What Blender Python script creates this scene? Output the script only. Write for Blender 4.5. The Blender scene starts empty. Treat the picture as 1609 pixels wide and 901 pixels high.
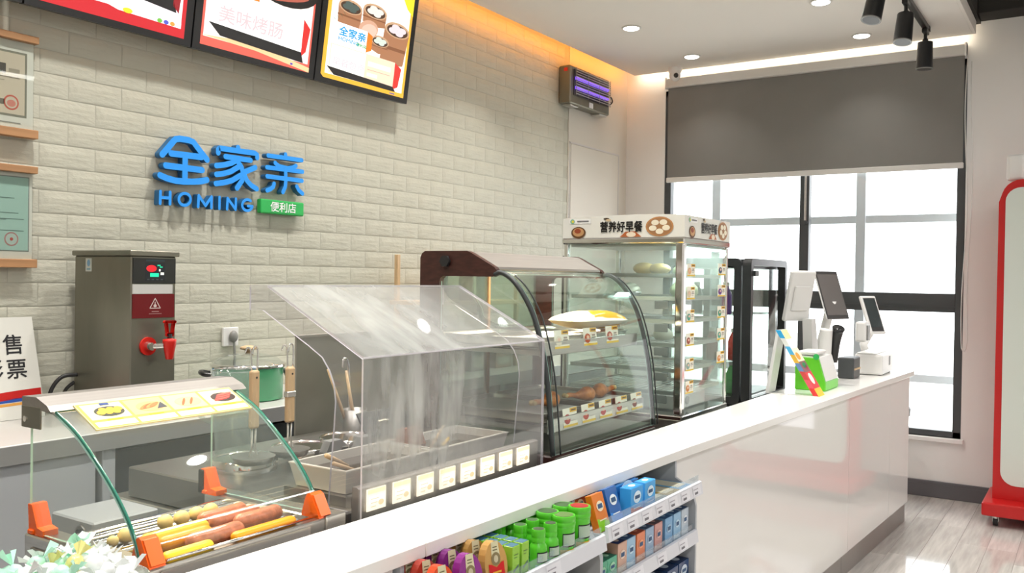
import bpy, bmesh, math, random
from mathutils import Vector, Matrix

random.seed(7)
SC = bpy.context.scene
COL = SC.collection
PI = math.pi

# ---------------------------------------------------------------- camera
cd = bpy.data.cameras.new('camera'); cam = bpy.data.objects.new('camera', cd); COL.objects.link(cam)
cd.sensor_width = 36.0; cd.lens = 31.32; cd.clip_start = 0.02; cd.clip_end = 200
CR = [[0.549386, -0.000298, 0.835568], [-0.835439, -0.017822, 0.549295], [0.014728, -0.999841, -0.01004]]
cam.matrix_world = Matrix(((CR[0][0], -CR[0][1], -CR[0][2], 0.0),
                           (CR[1][0], -CR[1][1], -CR[1][2], 0.0),
                           (CR[2][0], -CR[2][1], -CR[2][2], 1.5), (0, 0, 0, 1)))
SC.camera = cam

# ---------------------------------------------------------------- world, exposure
w = bpy.data.worlds.new('sky'); SC.world = w; w.use_nodes = True
bg = w.node_tree.nodes['Background']; bg.inputs[0].default_value = (0.95, 0.98, 1.0, 1); bg.inputs[1].default_value = 5.0
SC.view_settings.view_transform = 'Standard'; SC.view_settings.look = 'None'
SC.view_settings.exposure = 0.12; SC.view_settings.gamma = 1.0
SC.view_settings.use_curve_mapping = False
SC.cycles.max_bounces = 10; SC.cycles.transparent_max_bounces = 40; SC.cycles.glossy_bounces = 5
SC.cycles.diffuse_bounces = 5; SC.cycles.sample_clamp_indirect = 6.0
SC.cycles.caustics_reflective = False; SC.cycles.caustics_refractive = False

LAMP_DOWN = 9.0      # each recessed downlight, W
LAMP_FILL = 24.0     # each added fill lamp, unseen above the shop floor
LAMP_WARM = 1.0

def area_lamp(name, loc, sx, sy, power, color=(1, 1, 1), rot=(0, 0, 0), spread=PI):
    l = bpy.data.lights.new(name, 'AREA'); l.shape = 'RECTANGLE'; l.size = sx; l.size_y = sy
    l.energy = power; l.color = color; l.spread = spread
    o = bpy.data.objects.new(name, l); o.location = loc; o.rotation_euler = rot; COL.objects.link(o)
    return o

# added fill lamps, unseen over the customers' side; invented housings are built below
FILL_LAMPS = [(x, y) for y in (-0.9, -2.6) for x in (-1.5, 1.2, 3.9)] + [(5.75, -1.5)]  # last one added to brighten the lower window wall, red stand and floor
for x, y in FILL_LAMPS:
    area_lamp('fill_lamp_light', (x, y, 3.13), 1.5, 0.16, LAMP_FILL * (0.9 if x > 5 else 0.92), (1, 0.985, 0.96))

# ---------------------------------------------------------------- materials
MATS = {}
def new_mat(name):
    m = bpy.data.materials.new(name); m.use_nodes = True; MATS[name] = m
    return m, m.node_tree, m.node_tree.nodes['Principled BSDF']

def pm(name, col, rough=0.5, metal=0.0, spec=0.5, noise=0.0, nscale=20.0, bump=0.0, bscale=60.0, coat=0.0, stretch=None, trans=0.0):
    m, nt, b = new_mat(name)
    b.inputs['Base Color'].default_value = (*col, 1)
    b.inputs['Roughness'].default_value = rough
    b.inputs['Metallic'].default_value = metal
    b.inputs['Specular IOR Level'].default_value = spec
    b.inputs['Coat Weight'].default_value = coat
    b.inputs['Coat Roughness'].default_value = 0.05
    tc = None
    if noise or bump:
        tc = nt.nodes.new('ShaderNodeTexCoord'); src = tc.outputs['Object']
        if stretch:
            mp = nt.nodes.new('ShaderNodeMapping'); mp.inputs['Scale'].default_value = stretch
            nt.links.new(src, mp.inputs['Vector']); src = mp.outputs['Vector']
    if noise:
        n = nt.nodes.new('ShaderNodeTexNoise'); n.inputs['Scale'].default_value = nscale; n.inputs['Detail'].default_value = 4
        nt.links.new(src, n.inputs['Vector'])
        r = nt.nodes.new('ShaderNodeValToRGB')
        r.color_ramp.elements[0].color = (*[max(0, c * (1 - noise)) for c in col], 1)
        r.color_ramp.elements[1].color = (*[min(1, c * (1 + noise)) for c in col], 1)
        r.color_ramp.elements[0].position = 0.3; r.color_ramp.elements[1].position = 0.7
        nt.links.new(n.outputs['Fac'], r.inputs['Fac']); nt.links.new(r.outputs['Color'], b.inputs['Base Color'])
    if bump:
        n2 = nt.nodes.new('ShaderNodeTexNoise'); n2.inputs['Scale'].default_value = bscale; n2.inputs['Detail'].default_value = 5
        nt.links.new(src, n2.inputs['Vector'])
        bp = nt.nodes.new('ShaderNodeBump'); bp.inputs['Strength'].default_value = bump; bp.inputs['Distance'].default_value = 0.01
        nt.links.new(n2.outputs['Fac'], bp.inputs['Height']); nt.links.new(bp.outputs['Normal'], b.inputs['Normal'])
    return m

def glass(name, tint, refl=1.0, haze=0.0, hazecol=(0.8, 0.82, 0.8), f0=0.03, streaks=None):
    """thin sheet glass: transparent + fresnel reflection, optionally a film of condensation"""
    m, nt, b = new_mat(name); nt.nodes.remove(b)
    out = nt.nodes['Material Output']
    t = nt.nodes.new('ShaderNodeBsdfTransparent'); t.inputs[0].default_value = (*tint, 1)
    g = nt.nodes.new('ShaderNodeBsdfGlossy'); g.inputs['Roughness'].default_value = 0.02
    g.inputs[0].default_value = (refl, refl, refl, 1)
    lw = nt.nodes.new('ShaderNodeLayerWeight'); lw.inputs[0].default_value = 0.5      # Schlick reflectance, same from both sides
    p5 = nt.nodes.new('ShaderNodeMath'); p5.operation = 'POWER'; p5.inputs[1].default_value = 5.0
    f = nt.nodes.new('ShaderNodeMath'); f.operation = 'MULTIPLY_ADD'; f.inputs[1].default_value = 0.96; f.inputs[2].default_value = f0; f.use_clamp = True
    nt.links.new(lw.outputs['Facing'], p5.inputs[0]); nt.links.new(p5.outputs[0], f.inputs[0])
    mx = nt.nodes.new('ShaderNodeMixShader')
    nt.links.new(f.outputs[0], mx.inputs[0]); nt.links.new(t.outputs[0], mx.inputs[1]); nt.links.new(g.outputs[0], mx.inputs[2])
    last = mx
    if haze or streaks:
        d = nt.nodes.new('ShaderNodeBsdfDiffuse'); d.inputs[0].default_value = (*hazecol, 1)
        tl = nt.nodes.new('ShaderNodeBsdfTranslucent'); tl.inputs[0].default_value = (*hazecol, 1)
        ad = nt.nodes.new('ShaderNodeMixShader'); ad.inputs[0].default_value = 0.5
        nt.links.new(d.outputs[0], ad.inputs[1]); nt.links.new(tl.outputs[0], ad.inputs[2])
        m2 = nt.nodes.new('ShaderNodeMixShader'); m2.inputs[0].default_value = haze
        nt.links.new(last.outputs[0], m2.inputs[1]); nt.links.new(ad.outputs[0], m2.inputs[2])
        if streaks:
            (cx, cz, rx, rz, sc, amt) = streaks       # a misted patch centred on x, z
            tc = nt.nodes.new('ShaderNodeTexCoord')
            mp = nt.nodes.new('ShaderNodeMapping')
            mp.inputs['Location'].default_value = (-cx / rx, 0, -cz / rz); mp.inputs['Scale'].default_value = (1 / rx, 0, 1 / rz)
            nt.links.new(tc.outputs['Object'], mp.inputs['Vector'])
            gr = nt.nodes.new('ShaderNodeTexGradient'); gr.gradient_type = 'SPHERICAL'
            nt.links.new(mp.outputs['Vector'], gr.inputs['Vector'])
            mp2 = nt.nodes.new('ShaderNodeMapping'); mp2.inputs['Scale'].default_value = sc
            nt.links.new(tc.outputs['Object'], mp2.inputs['Vector'])
            n = nt.nodes.new('ShaderNodeTexNoise'); n.inputs['Scale'].default_value = 1.0; n.inputs['Detail'].default_value = 6
            nt.links.new(mp2.outputs['Vector'], n.inputs['Vector'])
            rp = nt.nodes.new('ShaderNodeMapRange'); rp.inputs['From Min'].default_value = 0.34; rp.inputs['From Max'].default_value = 0.66
            rp.inputs['To Min'].default_value = 0.25
            nt.links.new(n.outputs['Fac'], rp.inputs['Value'])
            mu = nt.nodes.new('ShaderNodeMath'); mu.operation = 'MULTIPLY'
            nt.links.new(gr.outputs['Fac'], mu.inputs[0]); nt.links.new(rp.outputs['Result'], mu.inputs[1])
            mu2 = nt.nodes.new('ShaderNodeMath'); mu2.operation = 'MULTIPLY_ADD'; mu2.inputs[1].default_value = amt; mu2.inputs[2].default_value = haze
            mu2.use_clamp = True
            nt.links.new(mu.outputs[0], mu2.inputs[0]); nt.links.new(mu2.outputs[0], m2.inputs[0])
        last = m2
    nt.links.new(last.outputs[0], out.inputs['Surface'])
    return m

def em(name, col, s=1.0):
    m, nt, b = new_mat(name)
    b.inputs['Base Color'].default_value = (0.02, 0.02, 0.02, 1)
    b.inputs['Emission Color'].default_value = (*col, 1); b.inputs['Emission Strength'].default_value = s
    b.inputs['Roughness'].default_value = 0.3
    return m

def lin(h):
    r = []
    for i in (0, 2, 4):
        c = int(h[i:i + 2], 16) / 255
        r.append(c / 12.92 if c <= 0.04045 else ((c + 0.055) / 1.055) ** 2.4)
    return tuple(r)
def C(h):            # plain printed colour
    k = 'print_' + h
    if k not in MATS: pm(k, lin(h), 0.45, spec=0.3)
    return k
def G(h):            # glossy carton / plastic colour
    k = 'gloss_' + h
    if k not in MATS: pm(k, lin(h), 0.22, spec=0.5)
    return k
def E(h, s=1.0):     # lit screen colour
    k = 'lit_%s_%d' % (h, int(s * 100))
    if k not in MATS: em(k, lin(h), s)
    return k

pm('white_paint', (0.86, 0.845, 0.82), 0.6, spec=0.3)
pm('ceiling_paint', (0.80, 0.77, 0.72), 0.7, spec=0.2)
pm('grey_wall', (0.66, 0.63, 0.61), 0.65, spec=0.25)
pm('dark_void', (0.035, 0.033, 0.03), 0.8, spec=0.2)
pm('brick_skin', (0.545, 0.535, 0.445), 0.5, spec=0.3, noise=0.04, nscale=6, bump=0.5, bscale=22, stretch=(0.8, 1, 2.0))
pm('brick_joint', (0.48, 0.47, 0.39), 0.65, spec=0.2)
pm('panel_paint', (0.70, 0.655, 0.575), 0.5, spec=0.3)
pm('steel', (0.62, 0.61, 0.58), 0.28, 1.0, noise=0.08, nscale=5, stretch=(2, 2, 60))
pm('steel_h', (0.60, 0.59, 0.56), 0.30, 1.0, noise=0.08, nscale=5, stretch=(2, 60, 60))
pm('splash_steel', (0.34, 0.325, 0.28), 0.5, 0.8, noise=0.12, nscale=3)
pm('steel_dark', (0.30, 0.29, 0.27), 0.38, 1.0, noise=0.1, nscale=4)
pm('chrome', (0.78, 0.77, 0.75), 0.1, 1.0)
pm('steel_soft', (0.33, 0.31, 0.285), 0.45, 0.8, noise=0.06, nscale=3, stretch=(1, 30, 30))
pm('pedestal_grey', (0.30, 0.31, 0.31), 0.45)
pm('boiler_steel', (0.235, 0.225, 0.185), 0.42, 0.9, noise=0.08, nscale=3, stretch=(3, 3, 1))
pm('black_metal', (0.012, 0.012, 0.013), 0.35, spec=0.5)
pm('black_plastic', (0.02, 0.02, 0.021), 0.3, spec=0.5)
pm('rubber', (0.025, 0.03, 0.03), 0.45)
pm('base_grey', (0.125, 0.120, 0.128), 0.4, spec=0.4)
pm('frame_grey', (0.070, 0.075, 0.078), 0.4, spec=0.4)
pm('lattice_grey', (0.78, 0.82, 0.86), 0.6)
pm('blind_cloth', (0.235, 0.228, 0.215), 0.85, spec=0.1, noise=0.05, nscale=2, bump=0.1, bscale=400)
pm('rail_white', (0.72, 0.71, 0.68), 0.4)
pm('counter_white', (0.86, 0.85, 0.82), 0.18, spec=0.5, noise=0.02, nscale=2)
pm('acrylic_panel', (0.80, 0.78, 0.76), 0.05, spec=0.6, coat=0.3)
pm('kick_steel', (0.36, 0.34, 0.32), 0.35, 0.85, noise=0.06, nscale=3)
pm('cabinet_grey', (0.50, 0.52, 0.54), 0.35, noise=0.02, nscale=2)
pm('cabinet_dark', (0.05, 0.055, 0.058), 0.5)
pm('back_top', (0.50, 0.49, 0.46), 0.25)
pm('edge_grey', (0.28, 0.28, 0.27), 0.4)
pm('wood_bar', (0.42, 0.22, 0.10), 0.5, noise=0.15, nscale=3, stretch=(1, 8, 12))
pm('wood_pale', (0.60, 0.42, 0.24), 0.5, noise=0.12, nscale=30, stretch=(4, 4, 0.6))
pm('wood_brown', (0.050, 0.016, 0.012), 0.35, noise=0.35, nscale=8, stretch=(1, 3, 12))
pm('orange_plastic', (0.95, 0.145, 0.012), 0.25, spec=0.5)
pm('red_plastic', (0.62, 0.018, 0.012), 0.28, spec=0.5)
pm('red_paint', (0.52, 0.010, 0.010), 0.3, spec=0.5)
pm('sign_blue', (0.035, 0.34, 0.98), 0.35, spec=0.3)
pm('sign_side', (0.02, 0.13, 0.30), 0.5)
pm('sign_green', (0.03, 0.46, 0.10), 0.4)
pm('white_plastic', (0.80, 0.79, 0.77), 0.3)
pm('grey_plastic', (0.22, 0.22, 0.21), 0.4)
pm('pot_green', (0.10, 0.40, 0.20), 0.22, spec=0.5)
pm('tray_steel', (0.74, 0.72, 0.66), 0.38, 0.55)
pm('pan_dark', (0.26, 0.235, 0.20), 0.35, 0.9)
pm('crumb', (0.62, 0.42, 0.14), 0.6, noise=0.3, nscale=60)
pm('broth', (0.030, 0.015, 0.006), 0.08, spec=0.6, noise=0.3, nscale=9)
pm('potato', (0.92, 0.66, 0.24), 0.45, noise=0.18, nscale=40)
pm('corn_yellow', (0.98, 0.58, 0.03), 0.35, noise=0.08, nscale=30)
pm('sausage_brown', (0.62, 0.21, 0.11), 0.28, noise=0.25, nscale=60)
pm('sausage_yellow', (0.95, 0.62, 0.03), 0.3)
pm('sausage_orange', (0.93, 0.36, 0.01), 0.3)
pm('chicken', (0.92, 0.25, 0.04), 0.32, noise=0.45, nscale=35, bump=0.4, bscale=60)
pm('bread', (0.85, 0.60, 0.22), 0.5, noise=0.15, nscale=18)
pm('bun_white', (0.86, 0.86, 0.72), 0.5)
pm('bun_green', (0.66, 0.76, 0.48), 0.5)
pm('brick_red_plate', (0.36, 0.13, 0.07), 0.4)
pm('lavender', (0.3, 0.3, 0.32), 0.4)
pm('shelf_grey', (0.42, 0.44, 0.47), 0.4)
pm('lip_white', (0.72, 0.73, 0.78), 0.2)
pm('screen_off', (0.12, 0.108, 0.104), 0.22, spec=0.5)
pm('screen_blue', (0.025, 0.035, 0.038), 0.15, spec=0.5)
pm('bezel_dark', (0.03, 0.028, 0.028), 0.3)
pm('green_lime', (0.13, 0.62, 0.02), 0.3)
pm('gum_green', (0.10, 0.55, 0.03), 0.2, spec=0.6)
pm('film', (0.93, 0.96, 0.95), 0.15, spec=0.6)
pm('wrap_green', (0.55, 0.90, 0.72), 0.2, spec=0.6)
pm('wrap_yellow', (0.70, 0.66, 0.25), 0.25, spec=0.6)
pm('silver_grid', (0.55, 0.56, 0.58), 0.35, 0.9)
pm('floor_base', (0.52, 0.48, 0.44), 0.25)
for i, c in enumerate([(0.60, 0.57, 0.53), (0.56, 0.53, 0.49), (0.64, 0.61, 0.57), (0.58, 0.55, 0.51)]):
    pm('plank_%d' % i, c, 0.08, spec=0.9, noise=0.14, nscale=3.0, stretch=(1.2, 14, 1))
glass('clear_glass', (0.955, 0.985, 0.97))
glass('roller_glass', (0.972, 0.990, 0.983), haze=0.025, hazecol=(0.7, 0.85, 0.8))
glass('case_glass', (0.95, 0.98, 0.965))
glass('steamy_glass', (0.93, 0.965, 0.95), haze=0.10, hazecol=(0.80, 0.90, 0.86))
glass('cert_glass', (0.96, 0.97, 0.96), refl=0.25)
glass('rear_glass', (0.60, 0.68, 0.62), haze=0.22, hazecol=(0.45, 0.52, 0.47))
glass('window_glass', (0.98, 0.99, 0.99))
glass('acrylic', (0.955, 0.95, 0.958), haze=0.09, hazecol=(0.75, 0.75, 0.76))
glass('acrylic_top', (0.95, 0.95, 0.955), haze=0.10, hazecol=(0.80, 0.82, 0.80), streaks=(-0.16, 0.42, 0.42, 0.42, (16, 5, 5), 0.42))
glass('acrylic_misted', (0.95, 0.95, 0.955), haze=0.03, hazecol=(0.78, 0.79, 0.77), streaks=(-0.20, 0.235, 0.36, 0.30, (26, 1, 5), 0.80))
glass('clear_plastic', (0.86, 0.90, 0.88), haze=0.12, hazecol=(0.8, 0.85, 0.82))
glass('price_film', (0.93, 0.96, 0.98), haze=0.10, hazecol=(0.75, 0.85, 0.9))
pm('edge_green', (0.035, 0.24, 0.17), 0.1, spec=0.6)
pm('edge_pale', (0.74, 0.72, 0.76), 0.15, spec=0.6)
pm('edge_mint', (0.45, 0.68, 0.60), 0.15, spec=0.6)
em('lamp_white', (1, 0.97, 0.92), 9.0)
em('strip_orange', (1.0, 0.34, 0.02), 26.0)
em('strip_warm', (1.0, 0.86, 0.66), 22.0)
em('strip_fill', (1.0, 0.80, 0.52), 5.0)  # glow of the fill strip added to the sausage warmer
em('strip_cool', (0.72, 1.0, 0.95), 4.0)
em('uv_lamp', (0.28, 0.12, 1.0), 1.2)
em('led_red', (1.0, 0.0, 0.01), 1.5)
em('led_green', (0.0, 0.95, 0.45), 1.1)
em('led_white', (1.0, 1.0, 0.9), 1.0)

# ---------------------------------------------------------------- mesh builder
def V(*a): return Vector(a)

class MB:
    def __init__(self): self.v = []; self.f = []; self.mi = []; self.sm = []; self.ms = []
    def slot(self, m):
        if m not in self.ms: self.ms.append(m)
        return self.ms.index(m)
    def raw(self, vs, fs, m, smooth=False, mats=None):
        b = len(self.v); self.v += [Vector(p) for p in vs]
        for i, f in enumerate(fs):
            self.f.append([b + k for k in f]); self.mi.append(self.slot(mats[i] if mats else m)); self.sm.append(smooth)
        return self
    def frombm(self, bm, m, smooth=False):
        bm.verts.index_update()
        self.raw([v.co.copy() for v in bm.verts], [[v.index for v in f.verts] for f in bm.faces], m, smooth); bm.free(); return self
    def box(self, a, b, m, bev=0.0, seg=1, M=None):
        bm = bmesh.new(); bmesh.ops.create_cube(bm, size=1.0)
        c = [(a[i] + b[i]) / 2 for i in range(3)]; s = [abs(b[i] - a[i]) for i in range(3)]
        for v in bm.verts: v.co = Vector([v.co[i] * s[i] + c[i] for i in range(3)])
        if bev: bmesh.ops.bevel(bm, geom=bm.edges[:], offset=min(bev, 0.45 * min(s)), segments=seg, affect='EDGES', profile=0.5)
        if M is not None: bm.transform(M)
        return self.frombm(bm, m)
    def cyl(self, p0, p1, r, m, r2=None, seg=16, smooth=True, caps=True):
        p0 = Vector(p0); p1 = Vector(p1); d = (p1 - p0).normalized()
        t = Vector((0, 0, 1)) if abs(d.z) < 0.9 else Vector((1, 0, 0))
        x = d.cross(t).normalized(); y = d.cross(x)
        r2 = r if r2 is None else r2; vs = []
        for p, rr in ((p0, r), (p1, r2)):
            for k in range(seg):
                a = 2 * PI * k / seg; vs.append(p + (x * math.cos(a) + y * math.sin(a)) * rr)
        self.raw(vs, [[k, (k + 1) % seg, seg + (k + 1) % seg, seg + k] for k in range(seg)], m, smooth)
        if caps:
            self.raw(vs[:seg], [list(range(seg))[::-1]], m); self.raw(vs[seg:], [list(range(seg))], m)
        return self
    def lathe(self, c, prof, m, seg=24, smooth=True, M=None, sy=1.0):
        c = Vector(c); vs = []; n = len(prof)
        for r, z in prof:
            for k in range(seg):
                a = 2 * PI * k / seg; p = Vector((r * math.cos(a), r * math.sin(a) * sy, z))
                vs.append((M @ p if M is not None else p) + c)
        fs = []
        for i in range(n - 1):
            for k in range(seg):
                k2 = (k + 1) % seg; fs.append([i * seg + k, i * seg + k2, (i + 1) * seg + k2, (i + 1) * seg + k])
        self.raw(vs, fs, m, smooth)
        for i, rev in ((0, True), (n - 1, False)):
            if prof[i][0] > 1e-5:
                ring = list(range(i * seg, (i + 1) * seg)); self.raw([vs[q] for q in ring], [list(range(seg))[::-1] if rev else list(range(seg))], m)
        return self
    def prism(self, pts, ext, m, side=None, smooth=False):
        pts = [Vector(p) for p in pts]; e = Vector(ext); n = len(pts)
        vs = pts + [p + e for p in pts]
        self.raw(vs, [list(range(n))[::-1], [n + k for k in range(n)]], m)
        self.raw(vs, [[k, (k + 1) % n, n + (k + 1) % n, n + k] for k in range(n)], side or m, smooth)
        return self
    def sheet(self, prof, ext, th, m, edge=None, smooth=True):
        """curved sheet: profile polyline (points) thickened in its plane, swept along ext"""
        P = [Vector(p) for p in prof]; e = Vector(ext); n = len(P); ax = e.normalized(); nor = []
        for i in range(n):
            a = P[max(i - 1, 0)]; b = P[min(i + 1, n - 1)]; nor.append((b - a).normalized().cross(ax))
        Q = [P[i] + nor[i] * th for i in range(n)]
        vs = P + Q + [p + e for p in P] + [q + e for q in Q]
        f = []; fe = []
        for i in range(n - 1):
            f.append([i, i + 1, 2 * n + i + 1, 2 * n + i]); f.append([n + i, 3 * n + i, 3 * n + i + 1, n + i + 1])
            fe.append([i, n + i, n + i + 1, i + 1]); fe.append([2 * n + i, 2 * n + i + 1, 3 * n + i + 1, 3 * n + i])
        fe.append([0, 2 * n, 3 * n, n]); fe.append([n - 1, 2 * n - 1, 4 * n - 1, 3 * n - 1])
        self.raw(vs, f, m, smooth); self.raw(vs, fe, edge or m); return self
    def pane(self, pts, ext, m, edge):
        return self.prism(pts, ext, m, edge)
    def tube(self, path, r, m, seg=8, closed=False):
        P = [Vector(p) for p in path]; n = len(P); vs = []; prev = None
        for i in range(n):
            a = P[i - 1] if (i > 0 or closed) else P[i]; b = P[(i + 1) % n] if (i < n - 1 or closed) else P[i]
            d = (b - a).normalized()
            if prev is None:
                t = Vector((0, 0, 1)) if abs(d.z) < 0.9 else Vector((1, 0, 0)); x = d.cross(t).normalized()
            else:
                x = prev - d * prev.dot(d)
                x = x.normalized() if x.length > 1e-6 else d.cross(Vector((0, 0, 1))).normalized()
            prev = x; y = d.cross(x)
            rr = r[i] if isinstance(r, (list, tuple)) else r
            for k in range(seg):
                q = 2 * PI * k / seg; vs.append(P[i] + (x * math.cos(q) + y * math.sin(q)) * rr)
        fs = []
        for i in range(n if closed else n - 1):
            j = (i + 1) % n
            for k in range(seg): fs.append([i * seg + k, i * seg + (k + 1) % seg, j * seg + (k + 1) % seg, j * seg + k])
        if not closed: fs += [list(range(seg))[::-1], [(n - 1) * seg + k for k in range(seg)]]
        return self.raw(vs, fs, m, True)
    def ball(self, c, r, m, seg=14, rings=9, M=None):
        rr = r if isinstance(r, (tuple, list)) else (r, r, r); vs = []; c = Vector(c)
        for i in range(1, rings):
            t = PI * i / rings
            for k in range(seg):
                a = 2 * PI * k / seg
                p = Vector((rr[0] * math.sin(t) * math.cos(a), rr[1] * math.sin(t) * math.sin(a), rr[2] * math.cos(t)))
                vs.append((M @ p if M is not None else p) + c)
        top = len(vs); p = Vector((0, 0, rr[2])); vs.append((M @ p if M is not None else p) + c)
        p = Vector((0, 0, -rr[2])); vs.append((M @ p if M is not None else p) + c)
        fs = [[top, k, (k + 1) % seg] for k in range(seg)]
        for i in range(rings - 2):
            for k in range(seg): fs.append([i * seg + k, (i + 1) * seg + k, (i + 1) * seg + (k + 1) % seg, i * seg + (k + 1) % seg])
        b = (rings - 2) * seg
        fs += [[b + (k + 1) % seg, b + k, top + 1] for k in range(seg)]
        return self.raw(vs, fs, m, True)
    def stroke(self, pts, hw, ext, m, side, nrm):
        """rounded stroke in a plane: polyline with half width hw, extruded by ext"""
        P = [Vector(p) for p in pts]; nrm = Vector(nrm).normalized(); e = Vector(ext)
        L = []; R = []; n = len(P)
        for i in range(n):
            a = P[max(i - 1, 0)]; b = P[min(i + 1, n - 1)]; d = (b - a).normalized(); s = nrm.cross(d) * hw
            L.append(P[i] + s); R.append(P[i] - s)
        d0 = (P[1] - P[0]).normalized(); d1 = (P[-1] - P[-2]).normalized(); s0 = nrm.cross(d0); s1 = nrm.cross(d1)
        cap0 = [P[0] + (-d0 * math.sin(t) - s0 * math.cos(t)) * hw for t in [PI * k / 8 for k in range(1, 8)]]
        cap1 = [P[-1] + (d1 * math.sin(t) + s1 * math.cos(t)) * hw for t in [PI * k / 8 for k in range(1, 8)]]
        ring = L + cap1 + R[::-1] + cap0; k = len(ring)
        vs = ring + [p + e for p in ring]
        self.raw(vs, [[i, (i + 1) % k, k + (i + 1) % k, k + i] for i in range(k)], side)
        b = k  # front face made of strips so concave strokes stay clean
        fs = []
        nl = len(L)
        def idx_R(i): return nl + 7 + (nl - 1 - i)
        for i in range(nl - 1): fs.append([b + i, b + i + 1, b + idx_R(i + 1), b + idx_R(i)])
        fs.append([b + nl - 1] + [b + nl + q for q in range(7)] + [b + idx_R(nl - 1)])
        fs.append([b + idx_R(0)] + [b + nl + 7 + nl + q for q in range(7)] + [b + 0])
        self.raw(vs, fs, m); return self
    def text(self, s, o, r, u, h, m, bold=0.0, wide=1.0, center=False):
        vs, ps, wd = text_mesh(s, 0.0); o = Vector(o); r = Vector(r).normalized(); u = Vector(u).normalized()
        sh = -wd / 2 if center else 0
        n = r.cross(u); cps = [(0, 0)] if bold <= 0 else [(0, 0), (bold, 0.3), (-bold, -0.3), (0.3 * bold, bold), (-0.3 * bold, -bold)]   # heavier strokes: shifted copies
        for i, (dx, dy) in enumerate(cps): self.raw([o + n * (i * 0.00003) + r * ((x + sh + dx) * h * wide) + u * ((y + (dy if abs(dy) < 0.2 else 0)) * h) for x, y in vs], ps, m)
        return self
    def build(self, name, parent=None, kind=None, label=None):
        off = parent.matrix_world.translation if parent is not None else Vector((0, 0, 0))
        off = WORLD_LOC.get(parent.name, Vector((0, 0, 0))) if parent is not None else Vector((0, 0, 0))
        me = bpy.data.meshes.new(name); me.from_pydata([tuple(p - off) for p in self.v], [], self.f)
        for k in self.ms: me.materials.append(MATS[k])
        me.polygons.foreach_set('material_index', self.mi); me.polygons.foreach_set('use_smooth', self.sm)
        bm = bmesh.new(); bm.from_mesh(me); bmesh.ops.recalc_face_normals(bm, faces=bm.faces[:]); bm.to_mesh(me); bm.free()
        me.update()
        o = bpy.data.objects.new(name, me); COL.objects.link(o)
        if parent is not None: o.parent = parent; WORLD_LOC[o.name] = off
        if kind: o['kind'] = kind
        if label: o['label'] = label
        return o

WORLD_LOC = {}
_TC = {}
def text_mesh(s, bold):
    k = (s, bold)
    if k in _TC: return _TC[k]
    c = bpy.data.curves.new('txt', 'FONT'); c.body = s; c.resolution_u = 2; c.fill_mode = 'FRONT'
    o = bpy.data.objects.new('txt', c); COL.objects.link(o)
    me = o.evaluated_get(bpy.context.evaluated_depsgraph_get()).to_mesh()
    vs = [(v.co.x, v.co.y) for v in me.vertices]; ps = [list(p.vertices) for p in me.polygons]
    wd = max((v[0] for v in vs), default=0)
    o.evaluated_get(bpy.context.evaluated_depsgraph_get()).to_mesh_clear()
    bpy.data.objects.remove(o); bpy.data.curves.remove(c)
    _TC[k] = (vs, ps, wd); return _TC[k]

def thing(name, label, cat, loc=(0, 0, 0), group=None):
    o = bpy.data.objects.new(name, None); COL.objects.link(o); o.location = loc; o.empty_display_size = 0.05
    o['label'] = label; o['category'] = cat
    if group: o['group'] = group
    WORLD_LOC[o.name] = Vector(loc); return o
def tag(o, label, cat, group=None):
    o['label'] = label; o['category'] = cat
    if group: o['group'] = group
    return o
def solo(mb, name, label, cat, base, group=None):
    """thing that is one mesh, with its origin at its base"""
    base = Vector(base); mb.v = [p - base for p in mb.v]
    o = mb.build(name); o.location = base; WORLD_LOC[o.name] = base
    return tag(o, label, cat, group)
def clone(o, parent, loc=None):
    c = o.copy(); COL.objects.link(c); c.parent = parent
    if loc is not None: c.location = loc
    return c
def copy_thing(root, loc, label=None):
    r = root.copy(); COL.objects.link(r); r.location = loc
    WORLD_LOC[r.name] = Vector(loc)
    if label: r['label'] = label
    for ch in list(root.children):
        c = clone(ch, r)
        for g in list(ch.children): clone(g, c)
    return r

class Print:
    """flat print on a plane: origin o, right r, up u, scale; layers 0.5 mm apart"""
    def __init__(self, mb, o, r, u, step=0.0005):
        self.mb = mb; self.o = Vector(o); self.r = Vector(r).normalized(); self.u = Vector(u).normalized(); self.n = self.r.cross(self.u); self.st = step; self.vs = 1.0
    def p(self, a, b, l): return self.o + self.r * a + self.u * (b * self.vs) + self.n * (l * self.st)
    def rect(self, a0, b0, a1, b1, m, l=1):
        self.mb.raw([self.p(a0, b0, l), self.p(a1, b0, l), self.p(a1, b1, l), self.p(a0, b1, l)], [[0, 1, 2, 3]], m); return self
    def poly(self, pts, m, l=1):
        self.mb.raw([self.p(a, b, l) for a, b in pts], [list(range(len(pts)))], m); return self
    def ell(self, a, b, ra, rb, m, l=1, seg=18, rot=0.0):
        c, s = math.cos(rot), math.sin(rot)
        return self.poly([(a + ra * math.cos(2 * PI * k / seg) * c - rb * math.sin(2 * PI * k / seg) * s, b + ra * math.cos(2 * PI * k / seg) * s + rb * math.sin(2 * PI * k / seg) * c) for k in range(seg)], m, l)
    def text(self, s, a, b, h, m, l=2, bold=0.0, wide=1.0, center=False):
        self.mb.text(s, self.p(a, b, l), self.r, self.u, h * self.vs, m, bold, wide / self.vs, center); return self

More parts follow.
